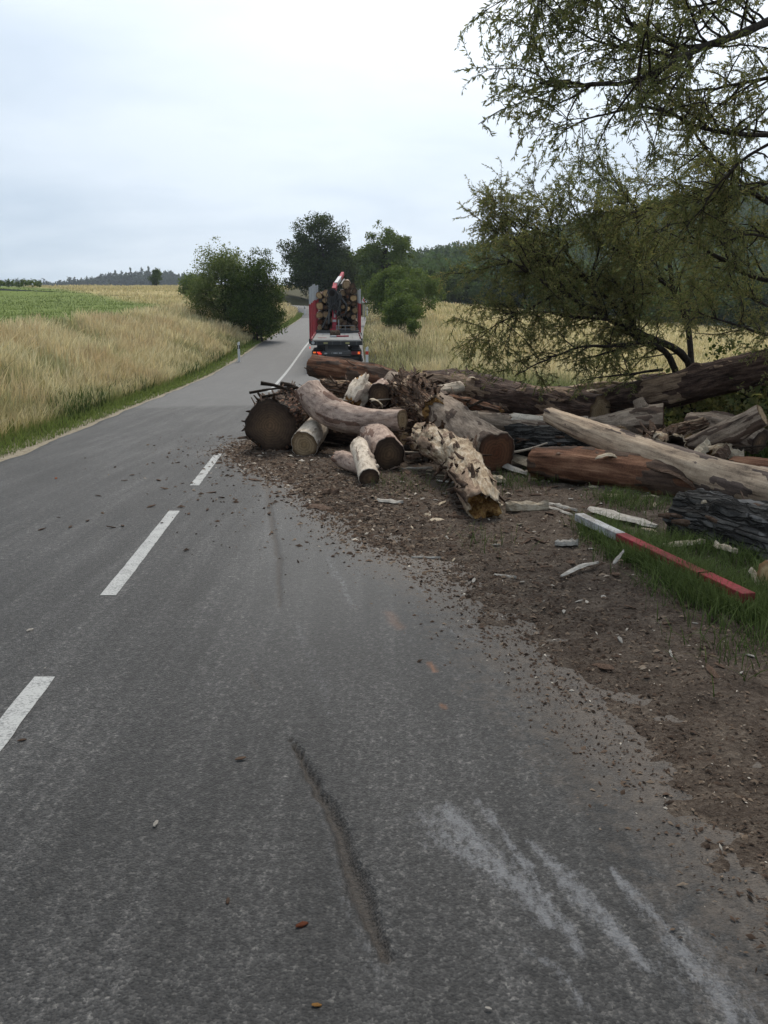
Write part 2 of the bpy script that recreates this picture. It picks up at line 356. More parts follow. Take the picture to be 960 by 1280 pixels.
# ------------------------------------------------------------------ road
def seg_mask(x, y, pts, widths, soft=0.5):
    """soft stroke along a polyline; widths per point; returns 0..1"""
    out = np.zeros_like(x)
    for (a, b, wa, wb) in zip(pts[:-1], pts[1:], widths[:-1], widths[1:]):
        ax, ay = a; bx, by = b; L2 = (bx - ax) ** 2 + (by - ay) ** 2
        t = np.clip(((x - ax) * (bx - ax) + (y - ay) * (by - ay)) / L2, 0, 1)
        dd = np.hypot(x - ax - t * (bx - ax), y - ay - t * (by - ay)); w = wa + (wb - wa) * t
        out = np.maximum(out, smooth((1 - dd / np.maximum(w, 1e-4)) / soft) * (w > 1e-3))
    return out
def gp(px, py): v = ground_at(px, py); return (v.x, v.y)
def road_marks(x, y):
    X0, Y0 = x, y; x0 = x; wx = 0.022 * fbm(x * 9, y * 9, seed=61, octs=3); x = x + wx; y = y + 0.04 * fbm(x0 * 7, y * 7, seed=62, octs=3)
    g = lambda *a: [gp(*p) for p in a]
    sc_ = np.zeros_like(x)
    # pale scuffs left by dragged timber
    for pts, w, s, k in [
        (g((598, 1003), (655, 1090), (722, 1195)), (.03, .09, .03), 1.0, .95), (g((560, 1012), (630, 1090), (692, 1165)), (.08, .16, .04), 1.0, .95), (g((520, 1018), (585, 1065), (650, 1120)), (.08, .16, .04), 1.0, .85), (g((488, 1020), (540, 1050), (590, 1080)), (.04, .09, .02), 1.0, .6), (g((700, 1190), (740, 1260), (760, 1290)), (.02, .05, .03), 1.0, .5),
        (g((555, 1005), (590, 1050), (640, 1110)), (0.02, .07, .06), .9, .6),
        (g((660, 1045), (700, 1090), (760, 1160), (830, 1230)), (0.02, .09, .10, .03), 1.0, .85),
        (g((770, 1080), (830, 1150), (900, 1230), (960, 1290)), (0.03, .10, .15, .15), 1.0, .9), (g((800, 1180), (860, 1250)), (.02, .07), 1.0, .5), (g((560, 1130), (640, 1230)), (.01, .05), 1.0, .3),
        (g((640, 1180), (700, 1210), (745, 1270)), (.01, .05, .03), .9, .5),
        (g((860, 980), (920, 1030)), (.02, .07), .9, .55),
        (g((405, 680), (425, 730), (440, 760)), (.04, .09, .04), .9, .5),
        (g((370, 780), (400, 860), (420, 900)), (.05, .13, .04), .95, .35),
        (g((520, 730), (560, 780), (600, 810)), (.05, .10, .03), .95, .45),
        (g((580, 750), (600, 800)), (.05, .04), .95, .4), (g((480, 760), (510, 800)), (.03, .05), .95, .35),
        (g((300, 960), (330, 800), (315, 690)), (.03, .05, .02), .95, .22), (g((240, 820), (285, 700)), (.02, .04), .95, .15)]:
        dx_, dy_ = pts[-1][0] - pts[0][0], pts[-1][1] - pts[0][1]; ln_ = math.hypot(dx_, dy_); al = (X0 * dx_ + Y0 * dy_) / ln_; ac = (X0 * -dy_ + Y0 * dx_) / ln_
        st = fbm(ac * 26, al * 1.6, seed=66, octs=3)
        sc_ = np.maximum(sc_, k * seg_mask(x, y, pts, w, s) * np.clip(.82 + .55 * st, .15, 1.15))
    x = x0 + .3 * wx
    gouge = seg_mask(x, y, g((312, 830), (325, 862)), (.012, .02), 1.0) * 0.4
    gouge = np.maximum(gouge, seg_mask(x, y, g((362, 925), (388, 968), (425, 1040), (455, 1120), (485, 1205)), (.006, .026, .034, .038, .022), .75))
    gouge = np.maximum(gouge, 1.0 * seg_mask(x, y, g((332, 585), (338, 640), (349, 700), (351, 758)), (.03, .042, .036, .012), .8))
    rim = seg_mask(x, y, g((385, 985), (415, 1060), (440, 1130), (465, 1205), (490, 1250)), (.012, .03, .045, .05, .02), 1.0)
    rim = np.maximum(rim, .9 * seg_mask(x, y, g((326, 600), (331, 650), (341, 740)), (.03, .06, .03), 1.0))
    sc_ = np.maximum(sc_ * .9, 0.33 * rim * (1 - gouge))
    rust = np.maximum(seg_mask(x, y, g((535, 825), (545, 840)), (.02, .02), 1), seg_mask(x, y, g((553, 880), (558, 888)), (.018, .02), 1))
    rust = np.maximum(rust, .35 * seg_mask(x, y, g((485, 765), (500, 785)), (.05, .05), 1))
    x = x0
    # soil carried on from the dirt margin
    e = dirt_edge(y); dirt = smooth((x - e + 1.1) / 1.25) * 0.9
    dirt = np.maximum(dirt, .55 * smooth(1 - np.hypot((x + 1.3) / 1.8, (y - 12.5) / 5.0)))
    return sc_, gouge, rust, dirt
DE_Y = np.array([0.0, 1.5, 2.7, 3.2, 3.88, 5.12, 6.06, 7.09, 8.5, 10.0, 11.5, 13.2, 15.5, 18, 21, 25, 40], float)
DE_X = np.array([1.75, 1.55, 1.36, 1.2, 1.06, 0.82, 0.48, 0.0, -0.42, -0.95, -1.6, -2.35, -2.2, -1.2, -.1, .2, .2], float)
def dirt_edge(y): return np.interp(y, DE_Y, DE_X)

def asphalt_material():
    m = NB('worn_asphalt'); c = m.coord()
    k = m.attr('marks', 'Color'); sp = m.N.new('ShaderNodeSeparateColor'); m.L.new(k, sp.inputs[0])
    dirt = m.attr('dirt'); pale = m.attr('pale')
    stone = m.voro(c, 105.0, 'F1', 'Color'); ss = m.N.new('ShaderNodeSeparateColor'); m.L.new(stone, ss.inputs[0])
    cell = m.voro(c, 105.0, 'F1'); grit = m.noise(c, 55, 5, 0.75); blot = m.noise(m.map(c, (1, .6, 1)), 34, 5, 0.7); big = m.noise(m.map(c, (1.0, 0.35, 1)), 1.4, 5, 0.6)
    wear = m.noise(m.map(c, (5.0, 0.22, 1), (3, 0, 0)), 1.1, 6, 0.65)
    v = m.math('ADD', m.math('MULTIPLY', grit, 0.36), m.math('ADD', m.math('MULTIPLY', ss.outputs[0], 0.16), m.math('MULTIPLY', blot, 0.48)))
    base = m.ramp(v, [(0.37, (0.0065, 0.0063, 0.0062)), (0.48, (0.019, 0.0185, 0.018)), (0.57, (0.038, 0.0365, 0.035)), (0.68, (0.105, 0.10, 0.092))])
    base = m.mix(1.0, base, m.ramp(m.math('ADD', m.math('MULTIPLY', big, 0.45), m.math('MULTIPLY', wear, 0.55)), [(0.38, 0.62), (0.50, 1.08), (0.62, 1.9)]), 'MULTIPLY')
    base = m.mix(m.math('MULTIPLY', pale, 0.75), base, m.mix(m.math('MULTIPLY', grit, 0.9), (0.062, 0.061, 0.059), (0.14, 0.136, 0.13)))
    # scuffs break up over the stones
    brk = m.math('ADD', m.math('MULTIPLY', m.noise(m.map(c, (1, 0.5, 1)), 40, 5, 0.75), 0.75), m.math('MULTIPLY', m.noise(c, 130, 3, 0.7), 0.35))
    fs = m.math('MULTIPLY', m.ramp(m.math('ADD', sp.outputs[0], m.math('MULTIPLY', m.math('SUBTRACT', brk, 0.55), 4.0)), [(0.25, 0.0), (1.15, 0.5)]), m.ramp(sp.outputs[0], [(0.0, 0.0), (0.45, 1.0)]))
    base = m.mix(fs, base, (0.215, 0.217, 0.225))
    base = m.mix(m.math('MULTIPLY', sp.outputs[2], 0.55), base, (0.24, 0.10, 0.04))
    fg = m.math('MULTIPLY', sp.outputs[1], m.ramp(m.noise(c, 45, 4, 0.7), [(0.25, 0.5), (0.6, 1.0)]))
    base = m.mix(fg, base, m.ramp(grit, [(0.35, (0.014, 0.011, 0.009)), (0.7, (0.052, 0.042, 0.033))]))
    fd = m.math('MULTIPLY', m.ramp(m.math('ADD', dirt, m.math('MULTIPLY', m.math('SUBTRACT', m.noise(c, 9, 6, 0.75), 0.5), 1.5)), [(0.3, 0.0), (0.9, 0.9)]), m.ramp(dirt, [(0.0, 0.0), (0.2, 1.0)]))
    base = m.mix(fd, base, m.ramp(grit, [(0.3, (0.050, 0.039, 0.030)), (0.7, (0.115, 0.092, 0.072))]))
    hgt = m.math('ADD', m.math('MULTIPLY', grit, 0.5), m.math('ADD', m.math('MULTIPLY', cell, -0.35), m.math('MULTIPLY', blot, 0.4)))
    return m.fin(base, m.math('ADD', 0.55, m.math('MULTIPLY', grit, 0.3)), m.bump(hgt, 0.9, 0.012), 0.33)

def build_road():
    ys = np.concatenate([np.arange(-40, 1.0, 1.0), np.arange(1.0, 4.2, 0.02), np.arange(4.2, 9, 0.04), np.arange(9, 16, 0.12), np.arange(16, 40, 0.5), np.arange(40, 93, 1.5)])
    lat = np.concatenate([np.arange(-HALF, -0.6, 0.12), np.arange(-0.6, HALF + 0.5, 0.016)])
    latf = np.concatenate([[-HALF - 0.03], lat, [lat[-1] + 0.03]])
    cx = road_x(ys); tz = road_z(ys)
    wob = fbm(ys * 0.9, ys * 0, seed=11, octs=3) * 0.06
    X = cx[:, None] + latf[None] + np.where(latf < -2.5, 1, 0)[None] * wob[:, None]; Y = np.repeat(ys[:, None], len(latf), 1); Z = np.repeat(tz[:, None], len(latf), 1)
    crown = -0.012 * (latf / HALF) ** 2; Z = Z + crown[None]
    Z[:, 0] -= 0.25; Z[:, -1] -= 0.25
    s, g, r, d = road_marks(X, Y)
    Z = Z - 0.034 * g * (Y < 4.5) - 0.01 * g * (Y >= 4.5) + fbm(X * 0.8, Y * 0.5, seed=5, octs=3) * 0.006 * (Y < 40)
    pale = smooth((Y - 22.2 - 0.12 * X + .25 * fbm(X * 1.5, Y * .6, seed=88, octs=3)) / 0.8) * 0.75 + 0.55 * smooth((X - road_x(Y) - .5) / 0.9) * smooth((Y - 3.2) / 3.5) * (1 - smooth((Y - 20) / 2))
    at_ = {'marks': np.stack([s, g, r, np.ones_like(s)], -1).reshape(-1, 4), 'dirt': d.reshape(-1), 'pale': pale.reshape(-1)}
    MA = asphalt_material()
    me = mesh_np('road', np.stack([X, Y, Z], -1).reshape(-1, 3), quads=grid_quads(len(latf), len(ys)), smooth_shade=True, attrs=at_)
    road = tag(link('road', me, MA), 'grey two-lane asphalt road climbing towards the trees', kind='structure')
    # far bend, following the curve to the left
    R = ROAD[ROAD[:, 1] > 91]; T = np.gradient(R, axis=0); T /= np.linalg.norm(T, axis=1)[:, None]; Nn = np.stack([T[:, 1], -T[:, 0]], 1)
    la = np.array([-HALF - .02, -HALF, -1, 1, HALF, HALF + .02]); X = R[:, None, 0] + la[None] * Nn[:, None, 0]; Y = R[:, None, 1] + la[None] * Nn[:, None, 1]
    _, zi = road_dist(R[:, 0], R[:, 1]); Z = np.repeat(zi[:, None], 6, 1) - 0.006; Z[:, 0] -= .3; Z[:, -1] -= .3
    n = X.size
    me = mesh_np('road_bend', np.stack([X, Y, Z], -1).reshape(-1, 3), quads=grid_quads(6, len(R)), smooth_shade=True,
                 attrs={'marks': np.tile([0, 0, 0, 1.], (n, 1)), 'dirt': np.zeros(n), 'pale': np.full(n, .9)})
    tag(link('road_bend', me, MA), 'pale asphalt of the road bend before the trees', kind='structure')
    # painted markings
    m = NB('worn_white_paint'); c = m.coord(); n1 = m.noise(c, 60, 5, 0.7); n2 = m.noise(c, 7, 4)
    f = m.ramp(m.math('ADD', m.math('MULTIPLY', n1, 0.7), m.math('MULTIPLY', n2, 0.3)), [(0.36, 0.0), (0.52, 1.0)])
    PW = m.fin(m.mix(f, (0.10, 0.10, 0.10), (0.34, 0.34, 0.325)), 0.7, m.bump(n1, 0.6, 0.006), 0.3)
    def strip(y0, y1, w, lift=0.004):
        yy = np.arange(y0, y1 + 1e-6, (y1 - y0) / max(4, int((y1 - y0) / 0.08))); k = np.array([-1, -.34, .34, 1]) * w / 2
        cxx = road_x(yy); X = cxx[:, None] + k[None] + 0.004 * fbm(yy[:, None] * 9, k[None] * 30, seed=21, octs=2); Y = np.repeat(yy[:, None], 4, 1)
        zz = road_z(yy)[:, None] + fbm(X * 0.8, Y * 0.5, seed=5, octs=3) * 0.006 * (Y < 40) + lift
        return mesh_np('lane_dash', np.stack([X, Y, zz], -1).reshape(-1, 3), quads=grid_quads(4, len(yy)))
    for y0 in (-5.4, 1.12, 5.57, 10.15):
        y1 = y0 + 3.0
        link('lane_dash', strip(y0, y1, 0.112), PW, road)
    link('lane_line', strip(27.5, 92, 0.12), PW, road)
    # sandy shoulder on the field side
    m = NB('sandy_shoulder'); c = m.coord(); n1 = m.noise(c, 9, 6, 0.7); n2 = m.noise(c, 60, 3)
    MS = m.fin(m.ramp(m.math('ADD', m.math('MULTIPLY', n1, 0.6), m.math('MULTIPLY', n2, 0.4)), [(0.32, (0.115, 0.095, 0.06)), (0.52, (0.24, 0.205, 0.15)), (0.7, (0.34, 0.30, 0.23))]), 0.95, m.bump(n2, 0.6, 0.02), 0.1)
    yy = np.concatenate([np.arange(-30, 4, 1), np.arange(4, 40, .25), np.arange(40, 93, 1)]); k = np.array([-0.95, -.6, -.3, -.1, .12])
    X = road_x(yy)[:, None] - HALF + k[None] + 0.1 * fbm(yy[:, None] * 1.3, k[None] * 2, seed=31) * (k[None] < -.05)
    Y = np.repeat(yy[:, None], 5, 1); zr = road_z(yy)[:, None] - 0.012
    gz = H(X, Y); prof = np.array([-0.05, 0.0, 0.01, 0.012, 0.0])[None]
    Z = np.where(k[None] < -.5, gz - 0.03, zr) + prof - 0.012 + 0.012 * fbm(X * 5, Y * 5, seed=33)*(k[None] < 0)
    tag(link('gravel_shoulder', mesh_np('gravel_shoulder', np.stack([X, Y, Z], -1).reshape(-1, 3), quads=grid_quads(5, len(yy)), smooth_shade=True), MS), 'narrow sandy shoulder between road and verge', kind='structure')
build_road()

# ------------------------------------------------------------------ dirt margin under and before the logs
def dirt_z(x, y):
    x = np.asarray(x, float); y = np.asarray(y, float)
    e = dirt_edge(y) + 0.17 * fbm(x * 1.1, y * 1.1, seed=40, octs=4) + 0.10 * fbm(x * 5.5, y * 5.5, seed=44, octs=4, gain=.65)
    t = (x - e)
    h = np.where(t < 0, t * 0.12, 0.03 * smooth(t / 0.7)) 
    h = h + (0.02 * fbm(x * 2.3, y * 2.3, seed=41, octs=4) + 0.013 * fbm(x * 11, y * 11, seed=42, octs=3)) * smooth((t + .35) / 0.5)
    g = np.maximum(H(x, y), road_z(y) - 1.0 * np.maximum(0, x - road_x(y) - 5))
    return np.maximum(g + 0.004 + h, g - 0.25)
def build_dirt():
    m = NB('trodden_soil'); c = m.coord(); n1 = m.noise(c, 5, 6, 0.7); n2 = m.noise(c, 42, 5, 0.7); n3 = m.voro(c, 60)
    v = m.math('ADD', m.math('MULTIPLY', n1, 0.5), m.math('MULTIPLY', n2, 0.5))
    col = m.ramp(v, [(0.36, (0.028, 0.019, 0.0135)), (0.48, (0.070, 0.053, 0.041)), (0.58, (0.118, 0.093, 0.072)), (0.68, (0.21, 0.172, 0.137))])
    col = m.mix(m.ramp(n3, [(0.0, 0.0), (0.10, 0.0), (0.12, 0.0)]), col, (0.3, 0.25, 0.2))
    MD = m.fin(col, 0.95, m.bump(m.math('ADD', n2, m.math('MULTIPLY', n1, 0.7)), 1.0, 0.03), 0.08)
    xs = np.concatenate([np.arange(-3.2, 4.5, 0.035), np.arange(4.5, 9.5, 0.25)]); ys = np.concatenate([np.arange(-6, 1.2, .4), np.arange(1.2, 10, 0.035), np.arange(10, 22, 0.12)])
    X, Y = np.meshgrid(xs, ys); Z = dirt_z(X, Y); d = (X - dirt_edge(Y)) < -1.0; Z[d] -= 0.2
    Z = np.where(X > 8.0, Z - 0.1 * (X - 8.0), Z)
    tag(link('dirt_margin', mesh_np('dirt_margin', np.stack([X, Y, Z], -1).reshape(-1, 3), quads=grid_quads(len(xs), len(ys)), smooth_shade=True), MD), 'trampled brown soil between asphalt and log pile', kind='structure')
build_dirt()

def build_track():
    m = NB('pale_track'); c = m.coord(); n = m.noise(c, 2, 6, 0.7)
    MT = m.fin(m.ramp(n, [(0.3, (0.24, 0.2, 0.13)), (0.7, (0.42, 0.36, 0.26))]), 0.95, None, 0.1)
    P = catmull([(-9.2, 60), (-12.5, 64), (-15.5, 68), (-18, 72), (-20, 77)], 60); T = np.gradient(P, axis=0); T /= np.linalg.norm(T, axis=1)[:, None]
    la = np.linspace(-1.3, 1.3, 6); X = P[:, 0:1] - T[:, 1:2] * la[None]; Y = P[:, 1:2] + T[:, 0:1] * la[None]; Z = H(X, Y) + 0.12
    tag(link('farm_track', mesh_np('farm_track', np.stack([X, Y, Z], -1).reshape(-1, 3), quads=grid_quads(6, 60), smooth_shade=True), MT), 'pale farm track crossing the meadow', kind='structure')
build_track()
# ------------------------------------------------------------------ wood materials
def bark_mat(name, stops, patch, pth=(0.52, 0.60), fine=(34, 5), bump=0.6, bdist=0.02, fis=0.0, fis_col=(0.012, 0.01, 0.008), patch_scale=(2.2, 1.1), speck=0.0, speck_col=(.02, .018, .016)):
    wm = lambda c_: (min(1, c_[0] * 1.06), c_[1] * 1.0, c_[2] * .91); stops = [(p_, wm(c_)) for p_, c_ in stops]; patch = [(p_, wm(c_)) for p_, c_ in patch]
    m = NB(name); u = m.uv(); rnd = m.objrand()
    add = m.N.new('ShaderNodeVectorMath'); add.operation = 'ADD'; m.L.new(u, add.inputs[0])
    cb = m.N.new('ShaderNodeCombineXYZ'); m.put(cb.inputs[2], m.math('MULTIPLY', rnd, 37.0)); m.L.new(cb.outputs[0], add.inputs[1]); u = add.outputs[0]
    f1 = m.noise(m.map(u, (fine[0], fine[1], 1)), 1.0, 6, 0.65, 0.3); f2 = m.noise(m.map(u, (8, 3, 1)), 1.0, 5, 0.65)
    f3 = m.noise(u, 55, 3, 0.6)
    v = m.math('ADD', m.math('MULTIPLY', f1, 0.5), m.math('ADD', m.math('MULTIPLY', f2, 0.36), m.math('MULTIPLY', f3, 0.14)))
    stops = [(.5 + (p_ - .48) * .62, c_) for p_, c_ in stops]; patch = [(.5 + (p_ - .48) * .62, c_) for p_, c_ in patch]; col = m.ramp(v, stops)
    pf = m.ramp(m.math('ADD', m.attr('plate'), m.math('MULTIPLY', m.math('SUBTRACT', m.noise(m.map(u, (18, 9, 1)), 1.0, 6, 0.7, 0.4), 0.5), 0.55)), [(0.46, 0.0), (0.54, 1.0)])
    col = m.mix(pf, col, m.ramp(v, patch))
    h = m.math('ADD', m.math('MULTIPLY', f1, 0.6), m.math('ADD', m.math('MULTIPLY', f2, 0.5), m.math('MULTIPLY', pf, 0.25)))
    if fis > 0:
        wv = m.N.new('ShaderNodeVectorMath'); wv.operation = 'SCALE'; m.L.new(m.noise(m.map(u, (7, 5, 1)), 1.0, 4, 0.6, out='Color'), wv.inputs[0]); wv.inputs['Scale'].default_value = 1.5
        wa = m.N.new('ShaderNodeVectorMath'); wa.operation = 'ADD'; m.L.new(m.map(u, (24, 3.0, 1)), wa.inputs[0]); m.L.new(wv.outputs[0], wa.inputs[1])
        vo = m.voro(wa.outputs[0], 1.0, 'DISTANCE_TO_EDGE')
        ff = m.ramp(m.math('ADD', vo, m.math('MULTIPLY', m.math('SUBTRACT', f1, 0.5), 0.25)), [(0.02, 1.0), (0.16, 0.0)])
        col = m.mix(m.math('MULTIPLY', ff, fis), col, fis_col); h = m.math('SUBTRACT', h, m.math('MULTIPLY', ff, fis))
    if speck > 0:
        sp = m.ramp(m.noise(m.map(u, (26, 60, 1)), 1.0, 4, 0.7), [(0.60, 0.0), (0.68, speck)]); col = m.mix(sp, col, speck_col)
    return m.fin(col, 0.88, m.bump(h, bump, bdist), 0.15)
BARK = dict(
    pale=bark_mat('debarked_pale_wood', [(0.28, (0.13, 0.10, 0.08)), (0.45, (0.34, 0.265, 0.20)), (0.7, (0.54, 0.445, 0.35))], [(0.3, (0.045, 0.036, 0.034)), (0.7, (0.20, 0.155, 0.135))], (0.50, 0.58), (26, 2.2), 0.45, 0.012, speck=0.5),
    mauve=bark_mat('mottled_mauve_bark', [(0.28, (0.11, 0.08, 0.07)), (0.45, (0.29, 0.22, 0.19)), (0.7, (0.48, 0.39, 0.34))], [(0.3, (0.09, 0.055, 0.045)), (0.7, (0.22, 0.14, 0.11))], (0.56, 0.66), (22, 7), 0.5, 0.012, speck=0.6),
    rough=bark_mat('thick_fissured_bark', [(0.28, (0.030, 0.021, 0.015)), (0.48, (0.085, 0.060, 0.045)), (0.7, (0.20, 0.15, 0.11))], [(0.3, (0.07, 0.035, 0.022)), (0.7, (0.19, 0.10, 0.065))], (0.52, 0.6), (30, 7), 1.0, 0.04, 0.9),
    dark=bark_mat('wet_dark_bark', [(0.28, (0.014, 0.009, 0.007)), (0.48, (0.060, 0.039, 0.032)), (0.7, (0.165, 0.115, 0.095))], [(0.3, (0.10, 0.065, 0.045)), (0.7, (0.36, 0.27, 0.20))], (0.58, 0.66), (22, 3), 0.8, 0.03, 0.25),
    red=bark_mat('reddish_inner_bark', [(0.28, (0.035, 0.018, 0.012)), (0.46, (0.12, 0.058, 0.036)), (0.7, (0.25, 0.145, 0.095))], [(0.3, (0.03, 0.02, 0.016)), (0.7, (0.13, 0.09, 0.07))], (0.54, 0.62), (20, 1.5), 0.8, 0.025),
    rot=bark_mat('rotten_pale_wood', [(0.28, (0.10, 0.065, 0.042)), (0.46, (0.30, 0.235, 0.165)), (0.66, (0.54, 0.48, 0.40))], [(0.3, (0.10, 0.065, 0.045)), (0.7, (0.32, 0.24, 0.18))], (0.55, 0.63), (26, 5), 1.0, 0.04, speck=0.15),
    grey=bark_mat('grey_smooth_bark', [(0.28, (0.075, 0.058, 0.048)), (0.46, (0.20, 0.16, 0.13)), (0.7, (0.37, 0.31, 0.255))], [(0.3, (0.035, 0.026, 0.022)), (0.7, (0.14, 0.10, 0.08))], (0.54, 0.62), (24, 5), 0.7, 0.02, speck=0.6),
    shag=bark_mat('shaggy_brown_bark', [(0.28, (0.03, 0.018, 0.012)), (0.46, (0.11, 0.062, 0.04)), (0.7, (0.24, 0.16, 0.11))], [(0.3, (0.14, 0.085, 0.05)), (0.7, (0.46, 0.36, 0.27))], (0.60, 0.68), (26, 6), 1.0, 0.05, 0.5, patch_scale=(4, 2)),
    birch=bark_mat('white_smooth_bark', [(0.28, (0.23, 0.195, 0.16)), (0.45, (0.45, 0.40, 0.345)), (0.7, (0.62, 0.57, 0.51))], [(0.3, (0.12, 0.10, 0.085)), (0.7, (0.34, 0.28, 0.24))], (0.60, 0.70), (20, 8), 0.45, 0.012, speck=0.8),
    black=bark_mat('blackish_ridged_bark', [(0.28, (0.012, 0.012, 0.012)), (0.48, (0.040, 0.040, 0.040)), (0.7, (0.115, 0.112, 0.108))], [(0.3, (0.05, 0.05, 0.052)), (0.7, (0.17, 0.17, 0.175))], (0.60, 0.68), (22, 3), 1.0, 0.04, 0.9),
)
def cut_mat(name, centre, outer, dark, rings=120):
    m = NB(name); u = m.uv(); n = m.noise(u, 6, 4, 0.6, out='Color'); rnd = m.objrand()
    vm = m.N.new('ShaderNodeVectorMath'); vm.operation = 'SCALE'; m.L.new(n, vm.inputs[0]); vm.inputs['Scale'].default_value = 0.05
    va = m.N.new('ShaderNodeVectorMath'); va.operation = 'ADD'; m.L.new(u, va.inputs[0]); m.L.new(vm.outputs[0], va.inputs[1])
    ln = m.N.new('ShaderNodeVectorMath'); ln.operation = 'LENGTH'; m.L.new(m.map(va.outputs[0], loc=(-.025, -.025, 0)), ln.inputs[0]); r = ln.outputs['Value']
    rad = m.attr('rad')
    col = m.ramp(m.math('ADD', rad, m.math('MULTIPLY', m.math('SUBTRACT', m.noise(u, 7, 5, 0.65), 0.5), 0.7)), [(0.10, centre), (0.62, outer), (0.95, dark)])
    ring = m.math('SINE', m.math('MULTIPLY', r, rings * 1.35)); rr = m.math('MULTIPLY', m.math('ADD', ring, 1.0), 0.20)
    nv = m.N.new('ShaderNodeVectorMath'); nv.operation = 'NORMALIZE'; m.L.new(va.outputs[0], nv.inputs[0]); ck = m.ramp(m.math('SUBTRACT', m.noise(nv.outputs[0], 4.2, 3, .6), m.math('MULTIPLY', rad, .05)), [(0.60, 0.0), (0.64, 0.8)])
    col = m.mix(rr, col, dark); col = m.mix(m.math('MULTIPLY', ck, m.ramp(rad, [(0.1, 0.0), (0.35, 1.0)])), col, (0.012, 0.009, 0.007))
    blot = m.ramp(m.noise(u, 11, 6, 0.75), [(0.52, 0.0), (0.70, 0.75)]); col = m.mix(blot, col, dark)
    saw = m.noise(m.map(u, (4, 90, 1)), 1.0, 3)
    return m.fin(col, 0.88, m.bump(m.math('ADD', saw, m.noise(u, 30, 4)), 0.4, 0.01), 0.12)
CUT = dict(
    brown=cut_mat('weathered_brown_end_grain', (0.17, 0.105, 0.06), (0.085, 0.055, 0.036), (0.032, 0.021, 0.015)),
    tan=cut_mat('tan_end_grain', (0.30, 0.205, 0.11), (0.36, 0.26, 0.155), (0.10, 0.06, 0.032)),
    red=cut_mat('rusty_end_grain', (0.14, 0.058, 0.03), (0.17, 0.078, 0.042), (0.048, 0.026, 0.017)),
    pale=cut_mat('fresh_end_grain', (0.46, 0.31, 0.15), (0.52, 0.38, 0.21), (0.20, 0.11, 0.05)),
)
def rot_mat():
    m = NB('punky_broken_wood'); c = m.coord(); n = m.noise(c, 16, 6, 0.75); n2 = m.noise(c, 60, 4, 0.7); v = m.math('ADD', m.math('MULTIPLY', n, 0.65), m.math('MULTIPLY', n2, 0.35))
    return m.fin(m.ramp(v, [(0.32, (0.045, 0.02, 0.010)), (0.46, (0.22, 0.105, 0.036)), (0.58, (0.42, 0.25, 0.09)), (0.72, (0.60, 0.48, 0.28))]), 0.95, m.bump(v, 1.0, 0.05), 0.08)
ROT = rot_mat()
def split_mat(name, a, b, c_):
    m = NB(name); c = m.coord('Generated'); o = m.coord(); n = m.noise(m.map(o, (6, 6, 30)), 3.0, 5, 0.65); n2 = m.noise(o, 25, 5, 0.7); r = m.objrand()
    col = m.ramp(m.math('ADD', m.math('MULTIPLY', n, 0.6), m.math('MULTIPLY', n2, 0.4)), [(0.3, a), (0.5, b), (0.7, c_)])
    col = m.mix(1.0, col, m.ramp(r, [(0, 0.7), (1, 1.15)]), 'MULTIPLY')
    return m.fin(col, 0.9, m.bump(n2, 0.7, 0.01), 0.1)
SPLIT = split_mat('split_pale_wood', (0.16, 0.115, 0.07), (0.38, 0.31, 0.22), (0.58, 0.51, 0.41))
SPLITG = split_mat('weathered_split_wood', (0.14, 0.12, 0.10), (0.32, 0.29, 0.25), (0.5, 0.47, 0.42))
BARKCHIP = split_mat('loose_bark_wood', (0.028, 0.018, 0.012), (0.08, 0.05, 0.034), (0.19, 0.135, 0.10))
HOLE = paint('dark_hollow_wood', (0.012, 0.009, 0.007), 0.95, (0.03, 0.02, 0.015), 0.5, 0.05)

